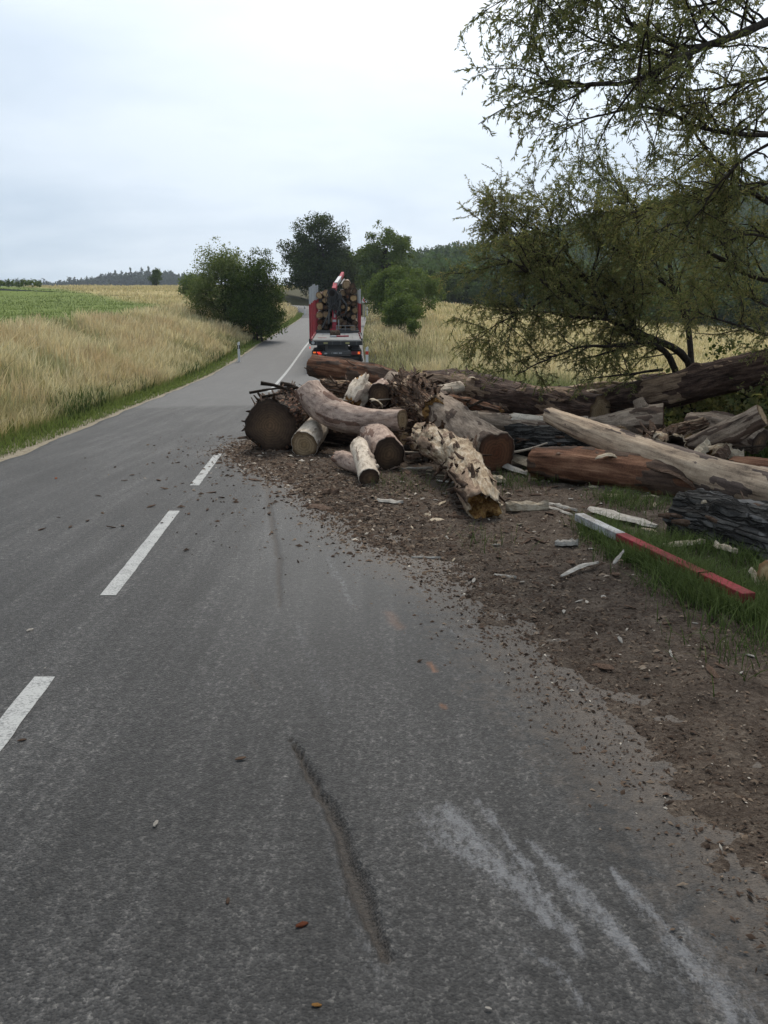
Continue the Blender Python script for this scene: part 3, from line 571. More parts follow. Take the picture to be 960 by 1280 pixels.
# ------------------------------------------------------------------ logs
_seed = [100]
PLATE = dict(pale=.42, mauve=.45, rough=.2, dark=.42, red=.30, rot=.35, grey=.28, shag=.30, birch=.5, black=.45)
def make_log(name, label, pts, radii, bark='grey', ends=('cut', 'cut'), cut='brown', sides=40, step=0.034, lump=0.06, ridge=0.02, oval=0.0, group=None, cat='log', shag=0, stubs=(), simple=False, ridge_f=(9, 2.2), plate=None, thick=0.013):
    _seed[0] += 1; sd = _seed[0]; rg = np.random.default_rng(sd)
    pts = np.array([tuple(p) for p in pts], float)
    Ltot = np.linalg.norm(np.diff(pts, axis=0), axis=1).sum(); n = max(4, int(Ltot / step) + 1)
    P = catmull(pts, n); T, U, V = frames(P)
    s = np.concatenate([[0], np.cumsum(np.linalg.norm(np.diff(P, axis=0), axis=1))])
    R = np.interp(np.linspace(0, 1, n), np.linspace(0, 1, len(radii)), radii)
    a = np.arange(sides) * 2 * PI / sides; ca, sa = np.cos(a), np.sin(a)
    lo = fbm(ca[None] * 1.1 + 5, sa[None] * 1.1 + sd, s[:, None] * 1.6, seed=sd, octs=3)
    rf = ridge_f
    hi = fbm(ca[None] * rf[0] * .5 + 9, sa[None] * rf[0] * .5, s[:, None] * rf[1], seed=sd + 3, octs=4, gain=0.6)
    RR = R[:, None] * (1 + 1.25 * lump * lo + oval * np.cos(2 * a + sd)[None]) + ridge * hi
    pt = PLATE.get(bark, .3) if plate is None else plate
    pm = fbm(ca[None] * 1.5 + 3, sa[None] * 1.5 + sd, s[:, None] * 1.7, seed=sd + 21, octs=4, gain=.6); pm = smooth((pm - pt) / .14 + .5)
    RR = RR + (thick if sides > 20 else 0) * pm
    for _ in range(0 if sides < 20 else int(1 + Ltot * 1.3)):
        k0 = rg.uniform(0, Ltot); a0 = rg.uniform(0, 6.283); kr = rg.uniform(.05, .10); dang = np.abs((a - a0 + PI) % (2 * PI) - PI)[None] * R[:, None]
        RR = RR + R[:, None] * rg.uniform(.08, .22) * np.exp(-((s[:, None] - k0) ** 2 + dang ** 2) / kr ** 2)
    base = Vector(P[n // 2]); base.z = min(p[2] for p in P) - float(R.mean())
    root = thing(name, label, cat, base, group=group); b0 = np.array(base)
    def ringpos(i, k, dz=0.0): return P[i] - b0 + T[i] * dz + (RR[i] * k)[:, None] * (ca[:, None] * U[i] + sa[:, None] * V[i])
    VV = [ringpos(i, 1.0) for i in range(n)]
    vv = list(s)
    jag = [None, None]
    for e, (i, sg) in enumerate(((0, -1), (n - 1, 1))):
        if ends[e] in ('broken', 'rotten'):
            j = fbm(ca * 2.6 + sd, sa * 2.6, seed=sd + 7, octs=4) * R[i] * (0.75 if ends[e] == 'broken' else 0.45); jag[e] = j
            k = n if e else 0
            VV[i] = VV[i] + (T[i][None] * (sg * j)[:, None])
    if ends[0] != 'open': VV = [ringpos(0, 0.90) + (0 if jag[0] is None else -T[0][None] * jag[0][:, None])] + VV; vv = [vv[0]] + vv
    if ends[1] != 'open': VV = VV + [ringpos(n - 1, 0.90) + (0 if jag[1] is None else T[-1][None] * jag[1][:, None])]; vv = vv + [vv[-1]]
    A = np.array(VV); k = len(A); pl = np.vstack(([pm[:1]] if ends[0] != 'open' else []) + [pm] + ([pm[-1:]] if ends[1] != 'open' else [])); pl = np.concatenate([pl, pl[:, :1]], 1)
    # seam-duplicated ring so that the wood grain runs clean round the stem
    A = np.concatenate([A, A[:, :1]], 1); q = grid_quads(sides + 1, k)
    uvs = np.stack(np.broadcast_arrays((np.arange(sides + 1) / sides * 2 * PI * float(R.mean()))[None], np.array(vv)[:, None]), -1).reshape(-1, 2)
    me = mesh_np('bark', A.reshape(-1, 3), quads=q, smooth_shade=True, uv=uvs, attrs={'plate': pl.reshape(-1)})
    link('bark', me, BARK[bark], root)
    for e, (i, sg) in enumerate(((0, -1), (n - 1, 1))):
        if ends[e] == 'open': continue
        ks = [0.96, 0.965, 0.8, 0.6, 0.4, 0.2] if ends[e] == 'cut' else [0.93, 0.86, 0.7, 0.52, 0.34, 0.16]
        rows = []; rad = []; uvc = []
        for qi, kk in enumerate(ks):
            p = ringpos(i, kk); dx = sg * (-0.03 if qi == 0 else 0.004)
            if ends[e] == 'cut':
                ax = dx + 0.003 * fbm(ca * kk * 5, sa * kk * 5, seed=sd, octs=2) * (qi > 0) + sg * 0.02 * (ca * kk) * R[i]
            elif ends[e] == 'hollow':
                ax = sg * (-0.03 if qi == 0 else 0.0 if kk > 0.6 else -(0.6 - kk) * 1.6) + np.zeros(sides)
                if kk < 0.6: p = ringpos(i, 0.52 if kk > 0.2 else 0.2)
            else:
                depth = -R[i] * (0.9 if ends[e] == 'rotten' else 0.35) * (1 - kk) ** 0.8
                ax = sg * (jag[e] * kk ** 1.5 + depth + R[i] * 0.55 * fbm(ca * kk * 3.3 + sd, sa * kk * 3.3, seed=sd + 9, octs=4) * (qi > 0) + (-0.02 if qi == 0 else 0))
            rows.append(p + T[i][None] * (ax[:, None] if np.ndim(ax) else ax)); rad.append(np.full(sides, kk)); uvc.append(np.stack([ca * kk * R[i], sa * kk * R[i]], 1))
        B = np.array(rows); cen = B[-1].mean(0); nr = len(B)
        qd = []
        for r_ in range(nr - 1):
            for t_ in range(sides):
                t2 = (t_ + 1) % sides; f = [r_ * sides + t_, r_ * sides + t2, (r_ + 1) * sides + t2, (r_ + 1) * sides + t_]
                qd.append(f if sg > 0 else f[::-1])
        tr = [[(nr - 1) * sides + t_, (nr - 1) * sides + (t_ + 1) % sides, nr * sides] for t_ in range(sides)]
        if sg < 0: tr = [t_[::-1] for t_ in tr]
        me = mesh_np('end', np.vstack([B.reshape(-1, 3), cen[None]]), tris=tr, quads=qd, smooth_shade=True, uv=np.vstack(uvc + [np.zeros((1, 2))]), attrs={'rad': np.concatenate(rad + [[0.0]])})
        nm = {'cut': 'cut_face', 'broken': 'broken_end', 'rotten': 'rotten_end', 'hollow': 'hollow_end'}[ends[e]]
        link(nm, me, CUT[cut] if ends[e] == 'cut' else (HOLE if ends[e] == 'hollow' else ROT), root)
    if shag:
        vs, qs = [], []
        for j in range(shag):
            i = rg.integers(1, n - 2); t = rg.integers(0, sides); ang = a[t]
            nrm = ca[t] * U[i] + sa[t] * V[i]; tan = np.cross(T[i], nrm)
            Lp = rg.uniform(0.05, 0.22); Wp = rg.uniform(0.02, 0.06); tilt = rg.uniform(0.1, 0.8); yaw = rg.normal(0, 0.35)
            d = T[i] * math.cos(yaw) + tan * math.sin(yaw); w = np.cross(nrm, d)
            if rg.random() < .5: d = -d
            p0 = P[i] - b0 + nrm * RR[i][t] * 0.985; o = len(vs) * 4
            for f, wd in ((0, 1), (0.5, 1.1), (1, .5)):
                c0 = p0 + d * Lp * f + nrm * (Lp * tilt * f * f + 0.004)
                vs.append([c0 - w * Wp * wd / 2, c0 + w * Wp * wd / 2, c0 + w * Wp * wd / 2 - nrm * 0.008, c0 - w * Wp * wd / 2 - nrm * 0.008])
            b = (len(vs) - 3) * 4
            for r_ in (0, 4):
                for (x0, x1) in ((0, 1), (1, 2), (2, 3), (3, 0)): qs.append([b + r_ + x0, b + r_ + x1, b + r_ + 4 + x1, b + r_ + 4 + x0])
            qs.append([b + 8, b + 9, b + 10, b + 11])
        tag(link('loose_bark', mesh_np('loose_bark', np.array(vs).reshape(-1, 3), quads=np.array(qs)), BARKCHIP, root), kind='stuff')
    for (f, ang, ln, r0) in stubs:
        i = int(f * (n - 1)); nrm = math.cos(ang) * U[i] + math.sin(ang) * V[i]; d = nrm + T[i] * 0.35; p0 = P[i] - b0 + nrm * R[i] * 0.8
        tb = Tubes(); tb.add([p0, p0 + d * ln * .6, p0 + d * ln, p0 + d * ln], [r0 * 1.25, r0, r0 * .9, 0.001], 9)
        me = tb.mesh('branch_stub'); me.uv_layers.new(name='uv'); link('branch_stub', me, BARK[bark], root)
    return root

def A_(px, py, d): return at(px, py, d)
GP = 'logs heaped beside the road'
def build_logs():
    L = lambda lab, pts, r, **k: make_log('log', lab, [A_(*p) for p in pts], r, group=GP, **k)
    # front row, from the asphalt side to the verge
    L('thickest log with a dark round sawn face resting on the asphalt edge', [(337, 532, 13.2), (356, 521, 14.3), (374, 513, 15.6)], (0.40, .405, .40), bark='rough', cut='brown', ridge=0.035, lump=0.05, shag=170, sides=44, step=0.04)
    L('short whitish log with a tan sawn face beside the thickest log', [(380, 556, 12.75), (392, 540, 13.5), (400, 528, 14.3)], (0.205, .20, .19), bark='birch', cut='tan', ridge=0.008, lump=0.05)
    L('crooked mauve-grey log bent like an elbow lying across the pile', [(386, 489, 13.6), (400, 506, 13.35), (424, 521, 13.0), (460, 527, 12.6), (503, 525, 12.3)], (0.215, .235, .225, .19, .165), bark='mauve', cut='tan', ridge=0.008, lump=0.07, sides=36, stubs=((0.72, 3.4, 0.10, .025),))
    L('stout log with a broad brown sawn face under the crooked log', [(486, 568, 11.15), (474, 552, 12.0), (462, 540, 13.2)], (0.225, .22, .21), bark='mauve', cut='brown', ridge=0.010, lump=0.05)
    L('slim white smooth-barked log pointing out towards the road', [(462, 598, 9.95), (456, 578, 10.5), (449, 558, 11.35)], (0.125, .118, .125), bark='birch', cut='brown', ridge=0.006, lump=0.05, stubs=((0.25, 1.2, .05, .03),))
    L('stubby pale log half hidden behind the slim white log', [(426, 573, 11.3), (440, 579, 11.0), (455, 585, 10.7)], (0.105, .12, .11), bark='mauve', cut='brown', ends=('broken', 'broken'), ridge=0.008)
    L('crumbling rotten log with a ragged ochre end pointing at the asphalt', [(606, 634, 7.95), (592, 600, 8.75), (577, 574, 9.7), (545, 553, 10.9), (528, 546, 11.5)], (0.165, .175, .185, .185, .165), bark='rot', ends=('rotten', 'broken'), ridge=0.022, lump=0.12, ridge_f=(8, 4), sides=44, step=0.03, shag=110, plate=.12, thick=.022)
    L('large grey log with a tall rust-brown sawn face in the middle of the pile', [(620, 566, 10.95), (590, 545, 11.7), (556, 520, 12.7), (522, 498, 14.0), (498, 486, 15.0)], (0.27, .27, .29, .33, .34), bark='grey', cut='red', ridge=0.015, lump=0.08, sides=40)
    L('shaggy brown log with peeling bark leaning on the large grey log', [(547, 519, 12.55), (525, 500, 13.4), (503, 488, 14.3)], (0.26, .32, .30), bark='shag', cut='brown', ends=('broken', 'broken'), ridge=0.045, lump=0.1, shag=260, sides=40, step=0.04)
    L('reddish log sticking out over the road at the top of the pile', [(391, 457, 17.4), (430, 463, 17.0), (470, 471, 16.5), (512, 484, 16.0)], (0.215, .225, .21, .17), bark='red', cut='red', ridge=0.022, lump=0.09, shag=14, sides=36)
    L('pale rotten chunk propped upright behind the crooked log', [(440, 505, 13.9), (447, 492, 14.1), (453, 479, 14.3)], (0.15, .19, .17), bark='birch', ends=('broken', 'broken'), ridge=0.03, lump=0.15)
    L('greyish round-topped log end behind the crooked log', [(474, 494, 14.0), (482, 488, 15.2)], (0.20, .21), bark='mauve', cut='brown', ridge=0.01)
    L('ragged brown log lying crosswise behind the crooked log', [(402, 487, 14.9), (432, 490, 14.7), (462, 497, 14.5)], (0.16, .17, .14), bark='shag', ends=('broken', 'broken'), ridge=0.05, lump=0.14, shag=80)
    L('dark log in the shadow beneath the crooked log', [(395, 532, 14.3), (440, 540, 13.9), (480, 545, 13.6)], (0.22, .23, .22), bark='dark', ridge=0.02)
    L('dark log wedged under the shaggy brown log', [(490, 532, 13.3), (530, 530, 13.2), (575, 545, 12.6)], (0.25, .26, .24), bark='dark', ridge=0.03, shag=80)
    L('hidden dark log under the heart of the pile', [(420, 512, 15.6), (500, 516, 15.2), (570, 520, 14.9)], (0.33, .34, .33), bark='dark', ridge=0.02)
    # back rows
    L('long dark fallen trunk with a splintered pale end beside the shaggy log', [(536, 486, 16.2), (580, 490, 15.6), (640, 500, 14.8), (700, 508, 14.1), (750, 514, 13.5)], (0.37, .36, .33, .30, .27), bark='dark', cut='tan', ends=('broken', 'cut'), ridge=0.03, lump=0.09, shag=70, sides=44)
    L('curved trunk resting on the pile and rising towards the willow', [(712, 501, 14.6), (770, 499, 14.0), (830, 489, 13.4), (900, 472, 12.9), (960, 459, 12.5), (1060, 440, 12.2)], (0.14, .23, .27, .27, .26, .25), bark='dark', cut='tan', ends=('broken', 'cut'), ridge=0.02, lump=0.07, sides=40)
    L('pale split slab along the top of the long dark trunk', [(690, 492, 14.9), (740, 489, 14.8), (800, 484, 14.6), (830, 480, 14.5)], (0.10, .13, .12, .05), bark='rot', ends=('broken', 'broken'), ridge=0.03, lump=0.12)
    L('small sawn log with an orange face on top beyond the long trunk', [(828, 475, 15.2), (800, 478, 15.6)], (0.13, .13), bark='dark', cut='pale', ridge=0.01)
    L('stumpy grey log with a rust-brown sawn face pointing to the verge', [(829, 526, 11.9), (800, 527, 12.0), (765, 532, 12.1), (735, 534, 12.2)], (0.235, .23, .16, .12), bark='grey', cut='red', ends=('cut', 'broken'), ridge=0.03, lump=0.13, stubs=((0.3, 0.2, .14, .085),), sides=36)
    L('small log with a tan sawn face tucked behind the long pale log', [(778, 545, 11.2), (755, 542, 11.7), (735, 540, 12.0)], (0.115, .115, .11), bark='shag', cut='tan', ridge=0.01)
    L('long pale debarked log lying slantwise over the others', [(686, 519, 11.1), (730, 537, 10.5), (800, 563, 9.7), (880, 590, 8.9), (960, 612, 8.3), (1050, 636, 7.8)], (0.105, .135, .16, .185, .21, .23), bark='pale', cut='tan', ridge=0.010, lump=0.06, sides=40, stubs=((0.52, 2.5, .06, .05),))
    L('reddish-brown log lying under the long pale log', [(668, 577, 10.35), (720, 582, 10.0), (800, 594, 9.5), (870, 604, 9.0), (960, 618, 8.9)], (0.18, .215, .225, .21, .2), bark='red', cut='red', ridge=0.02, lump=0.08, shag=16, sides=36)
    L('thick blackish log with furrowed bark at the grass beside the red beam', [(857, 646, 7.35), (905, 660, 6.95), (960, 675, 6.55), (1080, 712, 5.9)], (0.24, .27, .285, .29), bark='black', cut='brown', ridge=0.035, lump=0.06, sides=48, step=0.035, shag=25)
    L('hollow fuzzy pale log with a black hole in its end', [(846, 561, 10.3), (825, 560, 10.8), (795, 562, 11.4)], (0.165, .19, .17), bark='rot', ends=('hollow', 'broken'), ridge=0.03, lump=0.1, shag=120)
    L('greyish log propped up with its sawn end in the air beside the willow', [(953, 519, 10.3), (915, 538, 10.5), (872, 557, 10.8), (845, 567, 11.0)], (0.135, .14, .145, .14), bark='grey', cut='tan', ridge=0.010, lump=0.05)
    L('weathered grey log behind the propped-up log', [(860, 531, 12.0), (900, 534, 11.7), (950, 552, 11.2)], (0.17, .18, .17), bark='grey', cut='brown', ridge=0.02)
    L('dull red log at the verge behind the long pale log', [(915, 585, 9.9), (950, 588, 9.6), (1010, 596, 9.2)], (0.13, .14, .14), bark='red', cut='red', ridge=0.01)
    L('thin grey log lying level beside the large grey log', [(578, 522, 12.9), (630, 530, 12.5), (690, 540, 12.1)], (0.13, .135, .14), bark='grey', cut='tan', ridge=0.008)
    L('dark furrowed log with a pale broken end beside the large grey log', [(640, 552, 11.6), (690, 553, 11.4), (745, 556, 11.2)], (0.21, .22, .21), bark='black', ends=('broken', 'cut'), ridge=0.03, shag=30)
    L('dark bottom log glimpsed beneath the long dark trunk', [(600, 536, 13.6), (680, 540, 13.1), (760, 548, 12.6)], (0.26, .27, .26), bark='dark', ridge=0.02)
    L('short thick log with a fresh face at the verge below the blackish log', [(962, 722, 5.45), (1010, 722, 5.6)], (0.10, .11), bark='rot', cut='pale', ridge=0.01)
    L('low brown log lying behind the hollow log', [(880, 548, 12.4), (930, 545, 12.6), (1000, 545, 12.8)], (0.16, .17, .16), bark='shag', ridge=0.02)
build_logs()
def build_extra_logs():
    L = lambda lab, pts, r, **k: make_log('log', lab, [A_(*p) for p in pts], r, group=GP, **k)
    L('peeled cream log poking up between shaggy log and long dark trunk', [(505, 505, 13.6), (540, 493, 14.2), (575, 484, 14.8)], (.10, .115, .10), bark='birch', ends=('broken', 'cut'), cut='tan', ridge=.012)
    L('reddish splintered limb lying along the foot of the long dark trunk', [(548, 500, 14.4), (585, 507, 14.0), (625, 516, 13.6)], (.11, .12, .08), bark='red', ends=('broken', 'broken'), ridge=.03, shag=20)
    L('cream peeled limb resting over the thin grey log', [(640, 522, 12.4), (690, 528, 12.2), (735, 527, 12.1)], (.07, .08, .06), bark='birch', ends=('broken', 'cut'), cut='tan', ridge=.01)
    L('barky limb wedged between crooked log and stout log', [(505, 548, 12.2), (480, 541, 12.6), (455, 531, 13.0)], (.09, .10, .09), bark='shag', cut='tan', ridge=.02, shag=40)
    L('small pale log end peeping out beneath the crooked log', [(520, 556, 11.9), (540, 545, 12.6)], (.10, .10), bark='birch', cut='tan', ridge=.01)
    L('brown limb leaning on the hollow log', [(800, 556, 10.6), (838, 541, 11.1), (880, 530, 11.5)], (.07, .08, .07), bark='shag', cut='tan', ends=('broken', 'cut'), ridge=.02)
    L('short cream billet lying before the thicket', [(858, 548, 11.5), (880, 543, 11.7)], (.12, .12), bark='rot', cut='pale', ridge=.02)
    L('cream broken billet on the ground behind the reddish-brown log', [(885, 573, 10.2), (905, 561, 10.5)], (.11, .09), bark='rot', ends=('broken', 'broken'), ridge=.03)
    L('weathered limb lying on top of the long dark trunk', [(630, 487, 15.1), (672, 491, 14.7), (716, 497, 14.4)], (.08, .10, .07), bark='rot', ends=('broken', 'broken'), ridge=.03, shag=20)
    L('bark-stripped log lying behind the thickest log', [(372, 502, 15.0), (398, 499, 15.4), (430, 501, 15.6)], (.19, .20, .19), bark='red', ends=('cut', 'broken'), cut='tan', ridge=.03, shag=40)
    L('grey limb crossing under the stumpy grey log', [(700, 549, 11.5), (740, 552, 11.2), (790, 560, 10.9)], (.09, .10, .09), bark='grey', cut='tan', ridge=.015)
    rg = np.random.default_rng(404)
    spots = [(420, 500, 13.8), (455, 512, 13.3), (500, 540, 12.2), (515, 565, 11.5), (545, 512, 12.9), (585, 507, 13.8), (610, 520, 12.9), (650, 505, 14.3), (690, 520, 12.6), (735, 500, 14.0), (780, 512, 12.8), (830, 548, 10.9), (870, 545, 11.4), (900, 560, 10.6), (930, 560, 10.6), (660, 560, 11.2), (365, 490, 14.2), (345, 493, 13.9), (480, 500, 13.9), (530, 480, 15.2)]
    for j, (px, py, d) in enumerate(spots):
        c = A_(px, py, d); ang = rg.uniform(-.9, .9); Ln = rg.uniform(.35, .9); dv = Vector((math.cos(ang), rg.normal(0, .4), math.sin(ang) * .35)) * Ln
        P = catmull([c - dv / 2, c + Vector((0, 0, rg.normal(0, .03))), c + dv / 2], 8); tb = Tubes(); r = rg.uniform(.009, .026); base = P.mean(0)
        tb.add(P - base, np.linspace(r, r * .5, 8), 6); me = tb.mesh('dead_branch'); me.uv_layers.new(name='uv')
        tag(link('dead_branch', me, BARK['rough'] if j % 3 else BARK['birch'], loc=base), 'thin broken branch caught among the heaped logs', 'branch', 'thin branches in the log pile')
    k = 0
    for j, (px, py, d) in enumerate([(470, 505, 13.4), (495, 515, 12.9), (512, 530, 12.5), (530, 540, 12.0), (520, 552, 11.9), (545, 478, 15.5), (590, 476, 15.1), (565, 481, 15.3), (770, 486, 14.3), (740, 492, 14.1), (660, 494, 14.6), (410, 483, 14.8), (385, 505, 13.8), (352, 500, 13.9), (700, 572, 10.0), (760, 575, 9.6), (845, 600, 8.9), (800, 500, 13.2), (900, 635, 7.0), (945, 640, 6.7)]):
        c = A_(px, py, d); ang = rg.uniform(-1.2, .3); Ln = rg.uniform(.22, .5); dv = np.array([math.cos(ang) * .8, rg.normal(0, .3), math.sin(ang) * .5]) * Ln
        sliver('bark_sheet', 'torn sheet of bark curling off the heaped logs', np.array(c) - dv / 2, np.array(c) + dv / 2, rg.uniform(.08, .2), .025, BARKCHIP if j % 3 else SPLIT, cat='bark', group='bark sheets on the log pile', seed=300 + j, curl=.05)

# ------------------------------------------------------------------ split boards, bark, sticks and crumbs
def sliver(name, label, a, b, w, t, mat, cat='wood piece', group=None, seed=0, curl=0.0, sides=7):
    """a split, splintered slab from a to b lying on what is under it"""
    rg = np.random.default_rng(seed + 900); a, b = np.array(a, float), np.array(b, float); d = b - a; Ln = np.linalg.norm(d); d /= Ln
    up = np.array([0, 0, 1.0]); w_ = np.cross(d, up); w_ /= np.linalg.norm(w_) + 1e-9; nn = np.cross(w_, d)
    k = 9; vs = []
    for i in range(k):
        f = i / (k - 1); ww = w * (0.35 + 0.65 * math.sin(PI * min(1, 0.12 + f * .95)) ** .5) * rg.uniform(.8, 1.1); off = rg.normal(0, w * .06)
        if i == 0 or i == k - 1: ww *= rg.uniform(.25, .6)
        c = a + d * Ln * f + w_ * off + nn * (curl * math.sin(PI * f))
        th = t * rg.uniform(.7, 1.2)
        for (x, z) in ((-.5, 0), (-.42, .75), (-.1, 1.05), (.25, .8), (.5, .15), (.2, -.1), (-.25, -.08)):
            vs.append(c + w_ * ww * x + nn * (th * z * rg.uniform(.85, 1.15)))
    vs = np.array(vs); base = (a + b) / 2; q = []
    for i in range(k - 1):
        for j in range(sides): q.append([i * sides + j, i * sides + (j + 1) % sides, (i + 1) * sides + (j + 1) % sides, (i + 1) * sides + j])
    bm = bmesh.new(); bv = [bm.verts.new(v - base) for v in vs]
    for f in q: bm.faces.new([bv[x] for x in f])
    bm.faces.new(bv[:sides][::-1]); bm.faces.new(bv[-sides:]); bmesh.ops.recalc_face_normals(bm, faces=bm.faces)
    o = bm_obj(name, bm, mat); o.location = base
    return tag(o, label, cat, group)
def on_dirt(px, py, lift=0.0):
    g = ground_at(px, py)
    for _ in range(4): g = ground_at(px, py, float(dirt_z(g.x, g.y)) + lift)
    return (g.x, g.y, g.z)
def build_pieces():
    S = sliver
    S('split_slab', 'pale flat slab split off beside the large grey log', on_dirt(640, 572, .1), on_dirt(706, 601, .02), .24, .07, SPLIT, seed=1)
    S('split_slab', 'smaller pale slab leaning by the reddish-brown log', on_dirt(612, 577, .08), on_dirt(660, 594, .03), .14, .05, SPLITG, seed=2)
    S('split_slab', 'tan splintered chunk on the soil beside the rotten log', on_dirt(632, 639), on_dirt(686, 637), .15, .09, SPLIT, seed=3)
    S('split_slab', 'greyish slat lying between tan chunk and beam', on_dirt(684, 630), on_dirt(722, 640), .07, .03, SPLITG, seed=4)
    S('split_slab', 'thin grey slat below the other slat by the beam', on_dirt(686, 634), on_dirt(716, 645), .05, .02, SPLITG, seed=5)
    S('split_slab', 'long whitish bark slab lying just behind the beam', on_dirt(738, 637, .03), on_dirt(823, 660, .02), .20, .035, SPLITG, seed=6)
    S('split_slab', 'pale splinter lying in the grass behind the beam', on_dirt(828, 684, .04), on_dirt(882, 679, .04), .08, .035, SPLIT, seed=7)
    S('split_slab', 'ochre splinter at the foot of the blackish log', on_dirt(893, 683, .06), on_dirt(921, 692, .05), .07, .04, SPLIT, seed=8)
    S('split_slab', 'pale splinter sticking up by the fresh-faced log', on_dirt(938, 712, .1), on_dirt(951, 738, .02), .05, .03, SPLIT, seed=9)
    S('split_slab', 'stubby pale chip on the soil in front of the grass', on_dirt(694, 682, .01), on_dirt(722, 681, .01), .09, .05, SPLITG, seed=10)
    S('split_slab', 'curled whitish sliver on the soil', on_dirt(702, 721, .01), on_dirt(748, 704, .02), .05, .015, SPLITG, seed=11, curl=.02)
    S('split_slab', 'whitish splinter lying across the tip of the grass', on_dirt(766, 706, .06), on_dirt(780, 688, .12), .03, .012, SPLITG, seed=12)
    S('split_slab', 'whitish bark flake on the soil below the stout log', on_dirt(471, 626), on_dirt(504, 629), .12, .025, SPLITG, seed=13)
    S('split_slab', 'straight pale stick on the soil beside the stout log', on_dirt(501, 587), on_dirt(541, 586), .05, .03, SPLITG, seed=14)
    S('split_slab', 'thin pale stick crossing the soil before the rotten log', on_dirt(546, 601), on_dirt(569, 604), .035, .02, SPLITG, seed=15)
    S('split_slab', 'dark stick on the soil before the rotten end', on_dirt(560, 647), on_dirt(590, 648), .045, .025, BARKCHIP, seed=16)
    S('split_slab', 'pale thin stick where soil meets the asphalt', on_dirt(514, 697), on_dirt(552, 698), .02, .014, SPLITG, seed=17)
    S('split_slab', 'pale stick at the soil edge beyond the thin stick', on_dirt(618, 719), on_dirt(646, 723), .025, .016, SPLITG, seed=18)
    S('split_slab', 'pale chunk by the foot of the hollow log', on_dirt(868, 575, .25), on_dirt(885, 560, .3), .16, .1, SPLIT, seed=19)
    S('split_slab', 'brown broken wedge by the dull red log', on_dirt(897, 578, .2), on_dirt(912, 566, .3), .14, .12, BARKCHIP, seed=20)
    S('split_slab', 'pale wedge next to the brown broken wedge', on_dirt(912, 574, .2), on_dirt(930, 572, .22), .18, .1, SPLIT, seed=21)
    S('split_slab', 'flat chip at the foot of the large grey log', on_dirt(608, 600, .02), on_dirt(632, 604, .02), .13, .08, SPLIT, seed=22)
    S('split_slab', 'pale crust of bark on top of the long dark trunk', tuple(A_(560, 468, 15.7)), tuple(A_(612, 478, 15.2)), .3, .05, SPLIT, seed=23)
    S('split_slab', 'ragged bark sheet at the foot of the shaggy brown log', on_dirt(512, 575, .06), on_dirt(542, 570, .05), .22, .04, BARKCHIP, seed=24, curl=.05)
    S('split_slab', 'brown bark slab at the soil edge by the slim white log', on_dirt(382, 634), on_dirt(418, 642), .15, .03, BARKCHIP, seed=25, curl=.03)
    S('split_slab', 'dark clod of bark on the soil before the slim white log', on_dirt(404, 616), on_dirt(424, 618), .15, .06, BARKCHIP, seed=26)
    # sticks poking out over the thickest log
    for j, (a, b, r, lab) in enumerate([((312, 491, 13.6), (372, 484, 14.0), .022, 'bare brown stick lying over the thickest log'), ((326, 479, 13.8), (362, 488, 13.9), .035, 'stubby barky branch poking out over the thickest log'),
                                      ((352, 480, 14.4), (374, 486, 14.2), .04, 'short barky piece on top of the thickest log'), ((560, 524, 12.3), (607, 500, 12.6), .016, 'thin dead twig in front of the long dark trunk'),
                                      ((607, 500, 12.6), (640, 496, 12.8), .012, 'thin twig tip against the long dark trunk')]):
        P = catmull([A_(*a), (A_(*a) + A_(*b)) / 2 + Vector((0, 0, .02)), A_(*b)], 8); base = P.mean(0); tb = Tubes(); tb.add(P - base, np.linspace(r, r * .6, 8) * RNG.uniform(.85, 1.15, 8), 7)
        me = tb.mesh('stick'); me.uv_layers.new(name='uv'); tag(link('stick', me, BARK['rough'], loc=base), lab, 'stick')
    # chips on the soil: single ones, few shapes shared
    chips = []
    for v in range(5):
        rg = np.random.default_rng(50 + v); bm = bmesh.new(); bmesh.ops.create_icosphere(bm, subdivisions=1, radius=.5)
        for p in bm.verts: p.co = Vector((p.co.x * rg.uniform(.8, 1.3), p.co.y * rg.uniform(.35, .55), p.co.z * rg.uniform(.1, .22)))
        me = bpy.data.meshes.new('chip'); bm.to_mesh(me); bm.free(); chips.append(me)
    def chip_set(n, mat, label, group, region, size, seed, name):
        rg = np.random.default_rng(seed); ms = []
        for me in chips: c = me.copy(); c.materials.append(mat); ms.append(c)
        k = 0
        while k < n:
            x, y = rg.uniform(*region[0]), rg.uniform(*region[1]); e = float(dirt_edge(y))
            if not region[2](x, y, e): continue
            z = max(float(dirt_z(x, y)), float(road_z(y))) + 0.008
            o = link(name, ms[k % 5], None); o.location = (x, y, z); o.rotation_euler = (rg.normal(0, .15), rg.normal(0, .15), rg.uniform(0, 6.3)); s = rg.uniform(*size); o.scale = (s, s * rg.uniform(.6, 1.2), s * rg.uniform(.7, 1.3))
            tag(o, label, 'wood chip', group); k += 1
    onsoil = lambda x, y, e: x > e + .1 and x < 0.2 + 0.42 * y
    chip_set(80, SPLITG, 'small whitish wood chip scattered on the brown soil', 'whitish chips on the soil', ((-1.5, 3.2), (2.6, 11), onsoil), (.025, .085), 61, 'wood_chip')
    chip_set(70, BARKCHIP, 'small dark bark flake scattered on the brown soil', 'dark bark flakes on the soil', ((-1.8, 3.2), (2.6, 12.5), onsoil), (.04, .16), 62, 'bark_flake')
    chip_set(60, BARKCHIP, 'small dark bark crumb lying on the asphalt near the thickest log', 'bark crumbs on the asphalt', ((-3.4, -.4), (7.5, 16), lambda x, y, e: x < e - .02), (.03, .12), 63, 'bark_crumb')
